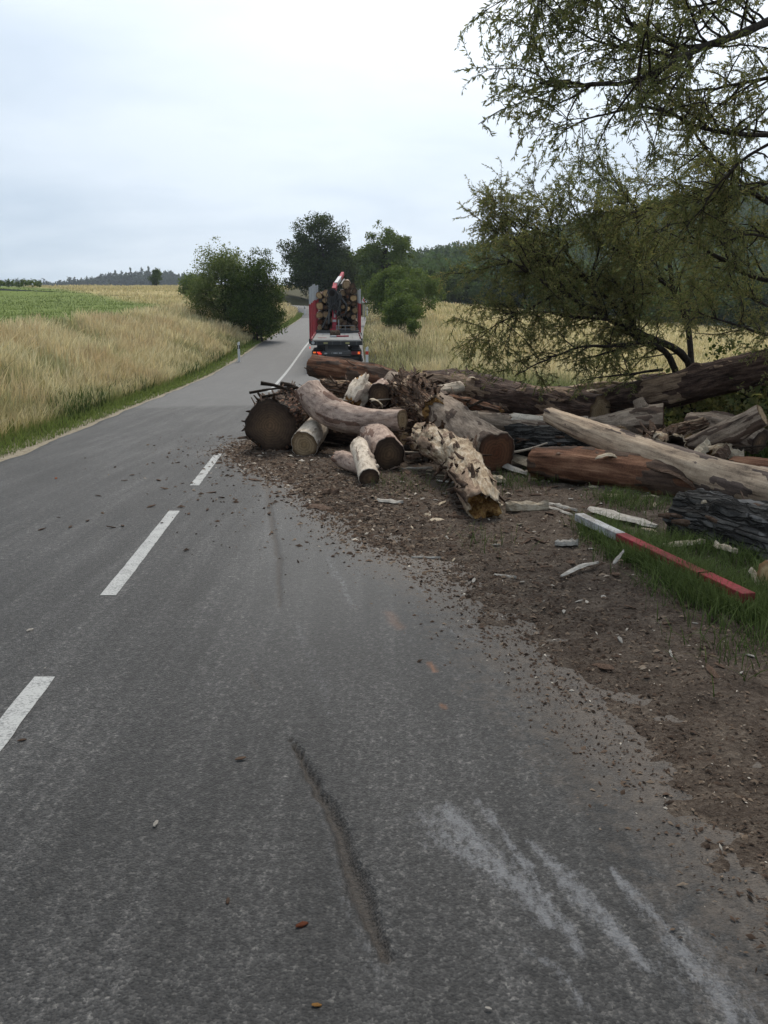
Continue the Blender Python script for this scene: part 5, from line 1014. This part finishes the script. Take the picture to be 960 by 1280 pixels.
def build_mid_trees():
    T = crown_tree
    T('willow_shrub', 'light green loose shrub on the verge beside the dark bush', at(280, 400, 60).x, 60, 6.8, [(0, 0, 3.2, 1.9, 2.5), (-1.1, 0, 2.3, 1.4, 1.7), (.4, 0, 5.0, 1.0, 1.3), (-.3, .2, 5.9, .6, .9), (.9, 0, 3.6, 1.2, 1.6)], 110, 26000, .115, LEAFL, 1, cat='shrub', stems=4, spread=.6)
    T('dark_bush', 'dense dark green bush overhanging the road verge opposite the truck', at(322, 400, 59).x, 59, 6.4, [(0, 0, 3.0, 1.75, 2.4), (.4, .2, 2.1, 1.6, 1.7), (-.7, 0, 4.6, 1.4, 1.4), (.3, 0, 4.9, 1.2, 1.2), (-1.2, 0, 2.6, 1.3, 1.6)], 110, 34000, .115, LEAFK, 2, cat='shrub', stems=3)
    T('small_bush', 'rounded dark shrub far behind the loose shrub in the meadow', at(243, 356, 120).x, 120, 4.2, [(0, 0, 1.9, 2.2, 1.9), (1.5, 0, 1.6, 1.6, 1.5)], 40, 5000, .22, LEAFM, 3, cat='shrub', stems=2)
    T('lone_tree', 'small lone conical tree on the meadow skyline', at(195, 358, 210).x, 210, 5.2, [(0, 0, 2.3, 1.35, 1.9), (0, 0, 3.7, .9, 1.5)], 34, 2600, .32, LEAFF, 4)
    T('oak_tree', 'tall dark spreading tree behind the road bend', at(398, 375, 128).x, 128, 14.2, [(0, 0, 8.6, 4.0, 3.8), (-2.9, 0, 6.4, 2.7, 2.6), (2.6, .3, 6.8, 2.8, 2.8), (.3, 0, 11.6, 2.3, 2.1), (-1.8, 0, 9.9, 1.9, 1.9), (.5, 0, 4.0, 5.2, 2.8), (-3.6, 0, 4.6, 2.2, 2.4), (3.6, 0, 4.6, 2.4, 2.6)], 170, 52000, .25, LEAFD, 5)
    T('ash_tree', 'light green airy tree beside the tall dark tree', at(484, 360, 126).x, 126, 12.2, [(0, 0, 7.0, 3.4, 3.0), (1.6, 0, 8.8, 2.0, 1.9), (-1.0, 0, 9.6, 1.6, 1.9), (-2.6, 0, 6.0, 2.5, 2.7), (2.2, 0, 6.0, 2.0, 2.0), (0, 0, 3.4, 4.0, 2.6)], 130, 32000, .25, LEAFM, 6, spread=.5)
    T('road_bush', 'big round green bush in the dry grass beside the truck', at(503, 408, 78).x, 78, 6.0, [(0, 0, 3.0, 2.7, 2.5), (1.6, 0, 2.4, 1.9, 2.0), (-1.3, 0, 2.7, 1.9, 2.0), (0.2, 0, 4.6, 1.6, 1.3)], 80, 28000, .16, LEAFM, 7, cat='shrub', stems=3)
    T('low_bush', 'low leafy bush in front of the big round bush', at(503, 420, 66).x, 66, 3.0, [(0, 0, 1.6, 1.5, 1.3), (.5, -1.2, 1.1, .9, 1.1), (-.8, 0, 1.6, 1.0, 1.0)], 60, 11000, .13, LEAFM, 8, cat='shrub', stems=3)
    T('narrow_bush', 'small upright bush in the dry grass below the low bush', at(516, 432, 55).x, 55, 1.9, [(0, 0, .9, .45, .9), (.15, 0, 1.3, .35, .5)], 20, 3000, .10, LEAFM, 9, cat='shrub', stems=2)
    k = 20
    for (px, d, h, w, mat, lab) in [(548, 150, 7.5, 4.2, LEAFK, 'dark tree at the field edge behind the round bush'), (576, 160, 8.0, 4.6, LEAFD, 'dark broad tree at the far edge of the dry field'), (604, 158, 7.0, 4.4, LEAFF, 'dark low tree at the field edge next to the willow leaves'), (640, 150, 7.5, 5, LEAFD, 'dark tree seen through the tips of the leaning willow'),
                                    (690, 146, 8.2, 5, LEAFF, 'dark tree behind the stems of the leaning willow'), (740, 140, 8.5, 5, LEAFK, 'tall dark tree behind the middle of the willow'), (828, 128, 6.5, 4.2, LEAFM, 'bright green bush beyond the field behind the willow'), (790, 136, 7.4, 4.8, LEAFD, 'dark tree next to the bright green bush'), (876, 132, 8.4, 5, LEAFF, 'dark tree beyond the field between bright bush and large willow'), (930, 130, 9.0, 5.2, LEAFD, 'dark tree at the field end by the large willow'), (990, 128, 9.5, 5.5, LEAFD, 'tallest dark tree at the field end behind the large willow')]:
        k += 1; x = at(px, 400, d).x
        T('field_edge_tree', lab, x, d, h, [(0, 0, h * .42, w * .8, h * .38), (w * .3, 0, h * .3, w * .7, h * .28), (-w * .3, 0, h * .33, w * .7, h * .3), (0, 0, h * .68, w * .45, h * .28)], 50, 9000, .36, mat, k, group='trees along the field edge')
    # rank dark undergrowth beneath the willows
    for j, (px, d, h, w, lab) in enumerate([(905, 14.0, 1.6, 1.0, 'leafy dark thicket beside the foot of the fallen trunk'), (960, 14.5, 2.2, 1.3, 'taller leafy thicket under the large willow'), (1020, 13.0, 2.0, 1.3, 'leafy thicket at the base of the large willow'), (845, 15.6, 1.0, .8, 'low leafy tangle at the foot of the leaning willow')]):
        T('undergrowth_bush', lab, at(px, 450, d).x, d, h, [(0, 0, h * .45, w, h * .45), (w * .5, .2, h * .4, w * .7, h * .4)], 40, 5200, .075, LEAFD if j % 2 else LEAFW, 60 + j, cat='shrub', stems=4)
build_mid_trees()

# ---- willows: explicit limbs, then side branches, drooping twigs and narrow leaves
class Willow:
    def __init__(s, seed, den=1.0): s.den = den; s.rg = np.random.default_rng(seed); s.tb = Tubes(); s.tw = Tubes(); s.P = []; s.D = []
    def limb(s, pts, r0, r1, n2, len2, n3, len3, lead=(0, 0, 0), droop=.35, t0=.2, den=1.0, vis=True):
        rg = s.rg; P = catmull([tuple(p) for p in pts], max(8, 5 * len(pts))); n = len(P)
        P = P + np.cumsum(rg.normal(0, .012, (n, 3)), 0) * np.linspace(0, 1, n)[:, None]
        s.tb.add(P, .74 * np.linspace(r0, r1, n) * rg.uniform(.92, 1.08, n), 9); T = unit(np.gradient(P, axis=0)); lead = np.array(lead, float)
        for k in range(n2):
            f = t0 + (1 - t0) * (k + rg.random()) / n2; i = min(n - 1, int(f * (n - 1))); rr = r0 + (r1 - r0) * f
            d = unit(T[i] * .7 + rg.normal(size=3) * .65 + lead); L = len2 * rg.uniform(.5, 1.15) * (1 - .35 * f); Q = [P[i]]; m = 8
            for j in range(m):
                d = unit(d + rg.normal(size=3) * .14 + np.array([0, 0, -droop * .07 * j / m])); Q.append(Q[-1] + d * L / m)
            Q = np.array(Q); s.tb.add(Q, np.linspace(min(rr * .5, .015), .003, m + 1), 5)
            for q in range(max(1, int(n3 * rg.uniform(.6, 1.3) * 1.45 * s.den))):
                g = rg.uniform(.15, 1.0); j = min(m - 1, int(g * m)); fr = g * m - j; a = Q[j] * (1 - fr) + Q[j + 1] * fr; tdir = unit(Q[j + 1] - Q[j])
                e = unit(tdir * .6 + rg.normal(size=3) * .6 + np.array([0, 0, -.1])); l3 = .8 * len3 * rg.uniform(.45, 1.2); W = [a]; mm = 6
                for z in range(mm):
                    e = unit(e + rg.normal(size=3) * .12 + np.array([0, 0, -droop * (.05 + .22 * z / mm)])); W.append(W[-1] + e * l3 / mm)
                W = np.array(W); s.tw.add(W, np.linspace(.0035, .0015, mm + 1), 3)
                nl = int(l3 / .0105); u = np.sort(rg.uniform(.12, 1.0, nl)) * mm; jj = np.minimum(mm - 1, u.astype(int)); fu = (u - jj)[:, None]
                s.P.append(W[jj] * (1 - fu) + W[jj + 1] * fu); s.D.append(unit(unit(W[jj + 1] - W[jj]) * .8 + rg.normal(size=(nl, 3)) * .6 + np.array([0, 0, -.12])))
    def build(s, name, label, base, leaf=.075, mat=None):
        rg = s.rg; root = thing(name, label, 'tree', base); b = np.array(base)
        P = np.vstack(s.P) - b; D = np.vstack(s.D); n = len(P); Nn = rg.normal(size=(n, 3)); Nn = unit(Nn - D * (Nn * D).sum(1)[:, None]); L = leaf * rg.lognormal(0, .25, n)
        for t in (s.tb, s.tw): t.v = [v - b for v in t.v]
        link('trunk', s.tb.mesh('trunk'), TBARK, root); link('twigs', s.tw.mesh('twigs'), TBARK, root); link('crown', leaves_mesh('crown', P, D, Nn, L, L * .27), mat or LEAFW, root)
        return n
def build_willows():
    p = lambda *a: at(*a)
    w = Willow(11, 1.4)
    gz = float(H(p(868, 462, 14).x, 14))
    b0 = Vector((p(874, 470, 14.2).x, 14.2, gz - .1))
    w.limb([b0, p(862, 456, 14.1), p(806, 418, 13.9), p(765, 400, 13.7), p(715, 372, 13.4), p(660, 345, 13.1), p(622, 322, 12.9)], .10, .015, 26, 1.5, 11, .55, (-.3, 0, .25), .5)
    w.limb([b0, p(840, 452, 14.0), p(800, 425, 13.8), p(785, 400, 13.9), p(735, 352, 14.2), p(695, 300, 14.4), p(675, 262, 14.4)], .085, .014, 24, 1.4, 11, .5, (-.2, 0, .3), .4)
    w.limb([p(800, 428, 13.8), p(765, 432, 13.4), p(725, 434, 13.1), p(680, 448, 12.8), p(640, 468, 12.6)], .045, .008, 12, .8, 8, .42, (-.2, 0, .15), .6)
    w.limb([p(795, 432, 13.7), p(750, 445, 13.3), p(715, 458, 13.0)], .03, .006, 7, .7, 7, .4, (0, 0, .2), .6)
    w.limb([p(828, 462, 14.0), p(780, 468, 13.6), p(735, 474, 13.3)], .035, .008, 5, .6, 6, .35, (0, 0, .3), .5)
    w.limb([b0, p(862, 420, 14.6), p(843, 365, 15.0), p(830, 310, 15.2), p(790, 250, 15.2), p(760, 215, 15.0)], .085, .014, 26, 1.5, 11, .5, (-.15, 0, .1), .4)
    w.limb([p(765, 400, 13.7), p(720, 395, 13.3), p(670, 385, 13.0), p(630, 385, 12.7)], .04, .008, 14, 1.0, 9, .5, (-.1, 0, .1), .6)
    w.limb([p(735, 352, 14.2), p(700, 340, 14.0), p(650, 300, 13.8), p(625, 270, 13.7)], .035, .008, 14, .9, 9, .45, (0, 0, .15), .5)
    w.limb([p(843, 365, 15.0), p(800, 330, 14.8), p(740, 290, 14.5), p(710, 240, 14.4)], .04, .01, 18, 1.1, 9, .5, (0, 0, .2), .4)
    w.limb([p(690, 370, 13.3), p(655, 390, 13.1), p(625, 405, 12.9), p(607, 420, 12.8)], .025, .006, 14, .8, 9, .4, (0, 0, .05), .4)
    w.limb([p(715, 372, 13.4), p(680, 330, 13.5), p(640, 300, 13.6), p(612, 290, 13.6)], .03, .006, 18, .9, 10, .4, (0, 0, .05), .3)
    w.limb([p(700, 300, 14.4), p(665, 285, 14.3), p(640, 262, 14.2), p(625, 250, 14.2)], .025, .006, 14, .8, 10, .4, (0, 0, .05), .3)
    w.limb([p(760, 400, 13.7), p(740, 350, 13.9), p(750, 300, 14.0), p(735, 255, 14.0)], .035, .008, 20, 1.0, 10, .4, (0, 0, .05), .3)
    w.limb([p(800, 420, 13.9), p(780, 370, 14.1), p(795, 320, 14.2), p(800, 270, 14.2)], .035, .008, 20, 1.0, 10, .4, (0, 0, .05), .3)
    n1 = w.build('leaning_willow', 'grey-green willow with leaning stems rising behind the log pile', tuple(b0), .044)
    # the large willow: trunk beyond the right edge, limbs reaching over the logs
    w = Willow(12, .82); bx = Vector((6.7, 12.4, float(H(6.7, 12.4)) - .1))
    w.limb([bx, p(1030, 330, 12.2), p(1040, 200, 11.6), p(1060, 80, 11.0), p(1050, -60, 10.6), p(1020, -180, 10.2)], .26, .12, 8, 1.8, 9, .6, (-.4, -.2, .1), .5)
    up = dict(n3=8, len3=.50)
    w.limb([p(1048, 20, 10.7), p(985, 20, 10.2), p(925, 44, 9.7), p(870, 66, 9.3), p(820, 92, 9.0), p(770, 104, 8.8), p(715, 104, 8.6), p(672, 100, 8.5)], .075, .012, 30, 1.3, 8, .5, (-.1, 0, 0), .7)
    w.limb([p(925, 44, 9.7), p(880, 55, 9.6), p(840, 52, 9.5), p(800, 35, 9.5), p(770, 8, 9.5), p(730, -30, 9.4)], .04, .008, 18, 1.1, 8, .5, (-.1, 0, .05), .7)
    w.limb([p(820, 50, 9.5), p(770, 58, 9.4), p(715, 30, 9.3), p(690, 0, 9.2)], .022, .006, 12, .9, 8, .45, (-.1, 0, .1), .7)
    w.limb([p(1060, 150, 11.2), p(1000, 165, 10.8), p(940, 168, 10.4), p(880, 164, 10.0), p(820, 140, 9.7), p(760, 150, 9.5), p(715, 175, 9.4)], .05, .008, 26, 1.2, 9, .5, (-.05, 0, 0), .7)
    w.limb([p(985, 168, 10.7), p(935, 195, 10.5), p(900, 225, 10.4), p(870, 262, 10.4), p(835, 290, 10.4)], .03, .007, 16, .9, 9, .45, (-.1, 0, .1), .6)
    w.limb([p(1050, -60, 10.6), p(950, -90, 10.0), p(850, -80, 9.6), p(760, -60, 9.2), p(690, -30, 9.0), p(665, 10, 8.9)], .06, .009, 26, 1.3, 9, .55, (-.05, 0, -.1), .8)
    w.limb([p(1040, 230, 11.8), p(985, 260, 11.8), p(935, 230, 11.8), p(890, 190, 11.7), p(850, 130, 11.6), p(800, 80, 11.4)], .05, .01, 22, 1.2, 9, .5, (-.1, 0, .1), .5)
    w.limb([p(1020, 350, 12.3), p(960, 350, 12.4), p(915, 330, 12.5), p(905, 280, 12.6), p(900, 235, 12.6), p(870, 190, 12.6)], .06, .012, 22, 1.2, 10, .5, (-.1, 0, .1), .5)
    w.limb([p(915, 330, 12.5), p(880, 310, 12.5), p(855, 270, 12.4), p(810, 262, 12.4), p(770, 275, 12.3)], .04, .008, 18, 1.1, 9, .5, (-.1, 0, .05), .5)
    w.limb([p(1020, 420, 12.2), p(960, 420, 12.0), p(900, 400, 12.0), p(860, 390, 11.9)], .04, .008, 16, 1.0, 9, .45, (0, 0, .25), .5)
    w.limb([p(1030, 330, 12.2), p(975, 300, 11.6), p(935, 290, 11.2), p(890, 300, 11.0)], .04, .008, 16, 1.1, 9, .5, (0, 0, .1), .5)
    w.limb([p(1050, 90, 10.9), p(980, 95, 10.6), p(915, 110, 10.5), p(870, 118, 10.4), p(825, 112, 10.3)], .04, .008, 22, 1.1, 9, .45, (0, 0, .0), .5)
    w.limb([p(1050, -20, 10.6), p(985, -20, 10.4), p(925, -5, 10.2), p(880, 15, 10.1), p(840, 18, 10.0)], .04, .008, 22, 1.1, 9, .45, (0, 0, -.05), .6)
    w.limb([p(1040, 250, 11.8), p(985, 225, 11.5), p(945, 235, 11.2), p(905, 255, 11.0), p(865, 245, 10.9)], .04, .008, 22, 1.1, 10, .45, (0, 0, .05), .5)
    w.limb([p(1030, 380, 12.6), p(970, 385, 12.8), p(930, 365, 13.0), p(890, 350, 13.2)], .04, .008, 18, 1.1, 10, .45, (0, 0, .1), .5)
    n2 = w.build('large_willow', 'large willow whose branches hang over the logs from the verge', tuple(bx), .046)
    print('willow leaves', n1, n2)
build_willows()

# ------------------------------------------------------------------ far woods (masses nobody could count)
def wood_mass(name, label, pts, hts, mat, nl, leaf, seed):
    rg = np.random.default_rng(seed); var = []
    for v in range(6):
        k = 9; c = rg.uniform(-1, 1, size=(k, 3)) * np.array([.30, .30, .28]) + np.array([0, 0, .58]); i = rg.integers(0, k, nl); P = c[i] + np.clip(rg.normal(size=(nl, 3)), -1.8, 1.8) * .085
        con = v >= 4
        if con: t = rg.random(nl); a = rg.uniform(0, 6.28, nl); r = (1 - t) * .26 * rg.uniform(.5, 1, nl); P = np.stack([r * np.cos(a), r * np.sin(a), .12 + t * .95], 1)
        P[:, 2] = np.maximum(P[:, 2], .08); D = unit(rg.normal(size=(nl, 3)) + [0, 0, -.3]); Nn = unit(rg.normal(size=(nl, 3)) * .6 + unit(P - [0, 0, .5]) + [0, 0, .5]); Nn = unit(Nn - D * (Nn * D).sum(1)[:, None]); S = np.cross(D, Nn); L = leaf * rg.lognormal(0, .3, nl)[:, None]
        var.append(np.stack([P, P + D * L * .5 + S * L * .35, P + D * L, P + D * L * .5 - S * L * .35], 1))
    out = []
    for i, (x, y) in enumerate(pts):
        z = float(H(x, y)); h = hts[i]; a = rg.uniform(0, 6.28); c, s_ = math.cos(a), math.sin(a); V = var[rg.integers(0, 6)].reshape(-1, 3) * h * np.array([rg.uniform(.9, 1.35), rg.uniform(.9, 1.35), 1])
        out.append(np.stack([V[:, 0] * c - V[:, 1] * s_ + x, V[:, 0] * s_ + V[:, 1] * c + y, V[:, 2] + z], 1))
    V = np.vstack(out); tag(link(name, mesh_np(name, V, quads=np.arange(len(V)).reshape(-1, 4)), mat), label, 'woodland', kind='stuff')
def build_woods():
    rg = np.random.default_rng(3); pts = []
    while len(pts) < 2200:
        y = rg.uniform(215, 520); x = rg.uniform(-25, .52 * y + 20)
        if x > -15 + (y - 300) * -.02: pts.append((x, y))
    wood_mass('hillside_forest', 'dark mixed forest covering the hill beyond the field', pts, rg.uniform(8, 12, len(pts)), LEAFF, 150, .085, 1)
    pts = [(at(px + rg.normal(0, 3), 355, d).x, d) for px in np.arange(70, 250, 1.1) for d in (rg.uniform(900, 980), rg.uniform(980, 1080), rg.uniform(980, 1080))]
    wood_mass('distant_wood', 'bluish wood on the skyline behind the lone tree', pts, [(9 + 11 * float(smooth((p_[0] / p_[1] + .37) / .06)) * (.75 + .35 * float(vnoise(p_[0] / 14., 3.3)))) * rg.uniform(.7, 1.05) for p_ in pts], LEAFB, 120, .13, 2)
    pts = [(at(px + rg.normal(0, 3), 355, d).x, d) for px in np.arange(-60, 95, 1.3) for d in (rg.uniform(900, 1050), rg.uniform(900, 1050))]
    wood_mass('skyline_wood', 'thin line of trees on the skyline above the green field', pts, [(10 + 4 * float(vnoise(p_[0] / 18., 7.7))) * rg.uniform(.6, 1.05) for p_ in pts], LEAFB, 110, .13, 3)
    pts = [(x_, y_) for x_, y_ in zip(np.linspace(-125, -70, 70), np.linspace(212, 176, 70))]
    wood_mass('field_hedge', 'low dark hedge along the top of the green field', pts, rg.uniform(1.1, 1.7, len(pts)), LEAFM, 150, .16, 4)
build_woods()

# ------------------------------------------------------------------ grasses
def grass(name, label, x, y, h, w, mat, seed, head=0.0, lean=.35, green=0.0, zoff=0.0, zfun=None, seg=4, cat='grass', wind=.0):
    rg = np.random.default_rng(seed); n = len(x); h = np.broadcast_to(h, (n,)) * rg.uniform(.65, 1.2, n); w = np.broadcast_to(w, (n,)) * rg.uniform(.7, 1.3, n)
    z = (H(x, y) if zfun is None else zfun(x, y)) + zoff - .03; a = rg.uniform(0, 2 * PI, n); ln = np.abs(rg.normal(0, lean, n)) * h; dx, dy = np.cos(a), np.sin(a); dx = dx + wind
    b = rg.uniform(0, 2 * PI, n); sx, sy = np.cos(b), np.sin(b)
    rows = []; hs = []; prof = np.linspace(0, 1, seg + 1)
    for t in prof[:-1]:
        c = np.stack([x + dx * ln * t ** 2, y + dy * ln * t ** 2, z + h * t * (1 - .12 * t * (ln / h))], 1)
        ww = w * (1 - .55 * t) if head == 0 else w * (np.where(t > .6, head, 1 - .4 * t))
        o = np.stack([sx * ww / 2, sy * ww / 2, 0 * ww], 1); rows += [c - o, c + o]; hs += [t, t]
    tip = np.stack([x + dx * ln, y + dy * ln, z + h * (1 - .12 * ln / h)], 1); rows.append(tip); hs.append(1.0)
    k = len(rows); V = np.stack(rows, 1).reshape(-1, 3); bi = np.arange(n)[:, None] * k
    q = np.concatenate([bi + np.array([2 * i, 2 * i + 1, 2 * i + 3, 2 * i + 2])[None] for i in range(seg - 1)]); t3 = bi + np.array([k - 3, k - 2, k - 1])[None]
    g = np.repeat(np.broadcast_to(np.asarray(green, float), (n,)), k)
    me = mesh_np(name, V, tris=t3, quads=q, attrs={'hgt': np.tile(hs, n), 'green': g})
    return tag(link(name, me, mat), label, cat, kind='stuff')
def build_grass():
    rg = np.random.default_rng(9)
    DRY = grass_mat('dry_meadow_grass', (0.20, 0.18, 0.065), (0.60, 0.50, 0.23), (0.82, 0.71, 0.43), tan=.75); GRN = grass_mat('green_grass', (0.07, 0.105, 0.02), (0.18, 0.26, 0.045), (0.30, 0.37, 0.085)); WEED = grass_mat('verge_weeds', (0.02, 0.035, 0.010), (0.045, 0.075, 0.018), (0.085, 0.12, 0.035))
    def left_pts(n, y0, y1, d0, d1, p=1.6):
        u = rg.random(n); y = y0 * (y1 / y0) ** (u ** (1 / 1.0)); dl = d0 + (d1 - d0) * rg.random(n); return road_x(y) - HALF - .35 - dl, y
    # tall dry stand on the left bank
    x, y = left_pts(84000, 9, 100, .35, 8.6); _k = (road_x(y) - HALF - .35 - x) < 6.6 + 2.2 * smooth((32 - y) / 10); x, y = x[_k], y[_k]; pn = fbm(x * .5, y * .32, seed=73, octs=4); keep = rg.random(len(x)) < np.clip(.85 + .4 * pn, .25, 1); x, y, pn = x[keep], y[keep], pn[keep]
    d, _ = road_dist(x, y); ok = d > 3.7; x, y, pn = x[ok], y[ok], pn[ok]; dd = np.hypot(x, y); dl = road_x(y) - HALF - .35 - x
    low = smooth((dl - .2) / 2.0)
    gmask = np.clip(.55 * smooth((-.2 - pn) / .4) + .45 * smooth((.8 - dl) / .7) * rg.random(len(x)) + .18 * rg.random(len(x)), 0, 1)
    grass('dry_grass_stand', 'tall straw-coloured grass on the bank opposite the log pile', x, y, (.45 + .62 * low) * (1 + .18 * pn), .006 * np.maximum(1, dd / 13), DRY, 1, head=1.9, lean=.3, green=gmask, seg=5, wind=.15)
    x, y = left_pts(45000, 9, 100, .4, 8.8); _k = (road_x(y) - HALF - .35 - x) < 6.6 + 2.2 * smooth((32 - y) / 10); x, y = x[_k], y[_k]; d, _ = road_dist(x, y); ok = d > 3.8; x, y = x[ok], y[ok]; dd = np.hypot(x, y); pn = fbm(x * .28, y * .28, seed=71, octs=3)
    grass('bank_undergrowth', 'mixed green and straw leaf blades under the tall dry grass', x, y, .55, .009 * np.maximum(1, dd / 13), DRY, 2, lean=.6, green=np.clip(.2 + .45 * rg.random(len(x)) - pn * .4, 0, 1), seg=3)
    # green strip along the road
    x, y = left_pts(56000, 8, 98, -.25, 2.6); dl = road_x(y) - HALF - .35 - x; keep = rg.random(len(x)) < np.clip(1.25 - dl * (.75 - .4 * smooth((y - 16) / 14)) + .4 * fbm(x * .7, y * .7, seed=5, octs=2), 0, 1); x, y, dl = x[keep], y[keep], dl[keep]; dd = np.hypot(x, y)
    grass('green_verge', 'short green grass strip along the road edge opposite the logs', x, y, .11 + .15 * smooth((dl + .2) / .8), .008 * np.maximum(1, dd / 12), GRN, 3, lean=.6, green=.6, seg=3)
    # dark weedy patches on the bank
    cx = []; cy_ = []
    for (px, py, d, s, n) in [(60, 470, 24, 1.0, 600), (20, 480, 23, .9, 600), (120, 450, 20, 1.0, 700), (215, 440, 27, .9, 600), (250, 425, 36, 1.5, 900), (160, 480, 21, .9, 500), (265, 420, 44, 1.6, 900), (290, 415, 52, 1.8, 900)]:
        p = at(px, py, d); cx.append(p.x + rg.normal(0, s, n)); cy_.append(d + rg.normal(0, s, n))
    x, y = np.concatenate(cx), np.concatenate(cy_); ok = (road_x(y) - HALF - .6) > x; x, y = x[ok], y[ok]
    grass('bank_weeds', 'dark leafy nettle patches in the tall dry bank grass', x, y, .6, .03, WEED, 4, lean=.45, green=.2, seg=3)
    # green crop
    n = 42000; y = 26 * (150 / 26) ** rg.random(n); x = road_x(y) - HALF - 6.5 - rg.random(n) * (.36 * y + 4); ok = rg.random(n) < in_green(x, y); x, y = x[ok], y[ok]
    grass('green_crop', 'short green crop on the field above the bank', x, y, .22, .012 * np.maximum(1, y / 25), GRN, 5, lean=.5, green=.75, seg=2)
    n = 26000; y = 60 * (215 / 60) ** rg.random(n); x = road_x(y) - HALF - 6.5 - rg.random(n) * (.36 * y + 4); ok = rg.random(n) > in_green(x, y); x, y = x[ok], y[ok]; d, _ = road_dist(x, y); ok = d > 4.5; x, y = x[ok], y[ok]
    grass('dry_field_grass', 'dry straw field grass below the skyline', x, y, .5, .014 * np.maximum(1, y / 30), DRY, 6, head=1.6, lean=.3, green=.05 + .3 * rg.random(len(x)), seg=3)
    # right side: dry meadow beyond the pile
    n = 60000; y = 17 * (135 / 17) ** rg.random(n); x = road_x(y) + HALF + .5 + rg.random(n) ** 1.25 * (.42 * y + 6); pn = fbm(x * .25, y * .25, seed=81, octs=3); d, _ = road_dist(x, y)
    ok = (d > 3.7) & (rg.random(n) < np.clip(.8 + .5 * pn, .2, 1)); x, y, pn = x[ok], y[ok], pn[ok]; dr = x - road_x(y) - HALF - .35; near = smooth((30 - y) / 9)
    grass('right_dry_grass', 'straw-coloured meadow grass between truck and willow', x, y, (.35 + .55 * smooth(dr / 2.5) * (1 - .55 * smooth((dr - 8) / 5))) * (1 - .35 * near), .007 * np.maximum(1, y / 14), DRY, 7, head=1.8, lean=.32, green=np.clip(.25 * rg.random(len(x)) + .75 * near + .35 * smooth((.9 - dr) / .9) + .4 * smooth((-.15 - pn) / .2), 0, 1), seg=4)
    n = 20000; y = 15.5 * (30 / 15.5) ** rg.random(n); x = -.5 + rg.random(n) * (.40 * y + 3.0); d, _ = road_dist(x, y); ok = d > 3.6 ; x, y = x[ok], y[ok]; k = rg.random(len(x)) < smooth((x - .3) / 2.5) * .9 + .1; x, y = x[k], y[k]
    grass('green_weeds', 'rank green grass and weeds behind the fallen trunks', x, y, .62, .013, WEED, 8, lean=.5, green=.5, seg=3)
    # under the willow and between the logs
    n = 17000; y = rg.uniform(7.6, 15.5, n); x = .5 + rg.random(n) * (.42 * y + 1.2); k = rg.random(n) < smooth((x - (5.6 - .25 * (y - 8))) / 1.8); x, y = x[k], y[k]
    grass('shade_grass', 'dark green grass in the shade under the willows', x, y, .36, .011, WEED, 9, lean=.6, green=.35, seg=3, zfun=lambda a, b: dirt_z(a, b))
    # tufts at the beam
    cx = []; cy_ = []
    for (px, py, s, n) in [(745, 670, .09, 700), (765, 684, .11, 1000), (795, 700, .11, 1200), (825, 716, .11, 1300), (860, 734, .12, 1500), (900, 756, .13, 1600), (940, 768, .16, 1500), (800, 705, .14, 700), (870, 745, .15, 800), (980, 790, .25, 1000), (770, 632, .14, 300), (800, 640, .2, 350), (930, 715, .14, 350), (880, 700, .2, 500), (840, 690, .2, 500), (700, 600, .25, 250), (640, 610, .25, 250), (520, 610, .3, 160), (600, 690, .25, 60), (965, 745, .1, 500), (910, 690, .12, 300), (950, 830, .2, 160)]:
        g = ground_at(px, py); cx.append(g.x + rg.normal(0, s, n)); cy_.append(g.y + rg.normal(0, s * 1.2, n))
    x, y = np.concatenate(cx), np.concatenate(cy_); ok = x > dirt_edge(y) + .45; x, y = x[ok], y[ok]
    grass('verge_tufts', 'tufts of dark green grass round the red and white beam', x, y, .175, .0062, WEED, 10, lean=.65, green=.3, seg=4, zfun=lambda a, b: dirt_z(a, b))
build_grass()
# ------------------------------------------------------------------ the air: thin summer haze over the whole place
def build_haze():
    bm = bmesh.new(); add_box(bm, (0, 560, 58), (2120, 1340, 150)); m = bpy.data.materials.new('thin_haze'); m.use_nodes = True; nt = m.node_tree; nt.nodes.clear()
    out = nt.nodes.new('ShaderNodeOutputMaterial'); v = nt.nodes.new('ShaderNodeVolumePrincipled'); v.inputs['Density'].default_value = 0.0002; v.inputs['Color'].default_value = (0.80, 0.88, 1.0, 1); v.inputs['Anisotropy'].default_value = 0.2
    nt.links.new(v.outputs[0], out.inputs['Volume']); o = bm_obj('haze', bm, m); tag(o, 'thin bluish summer haze in the air', 'haze', kind='stuff')
build_haze()
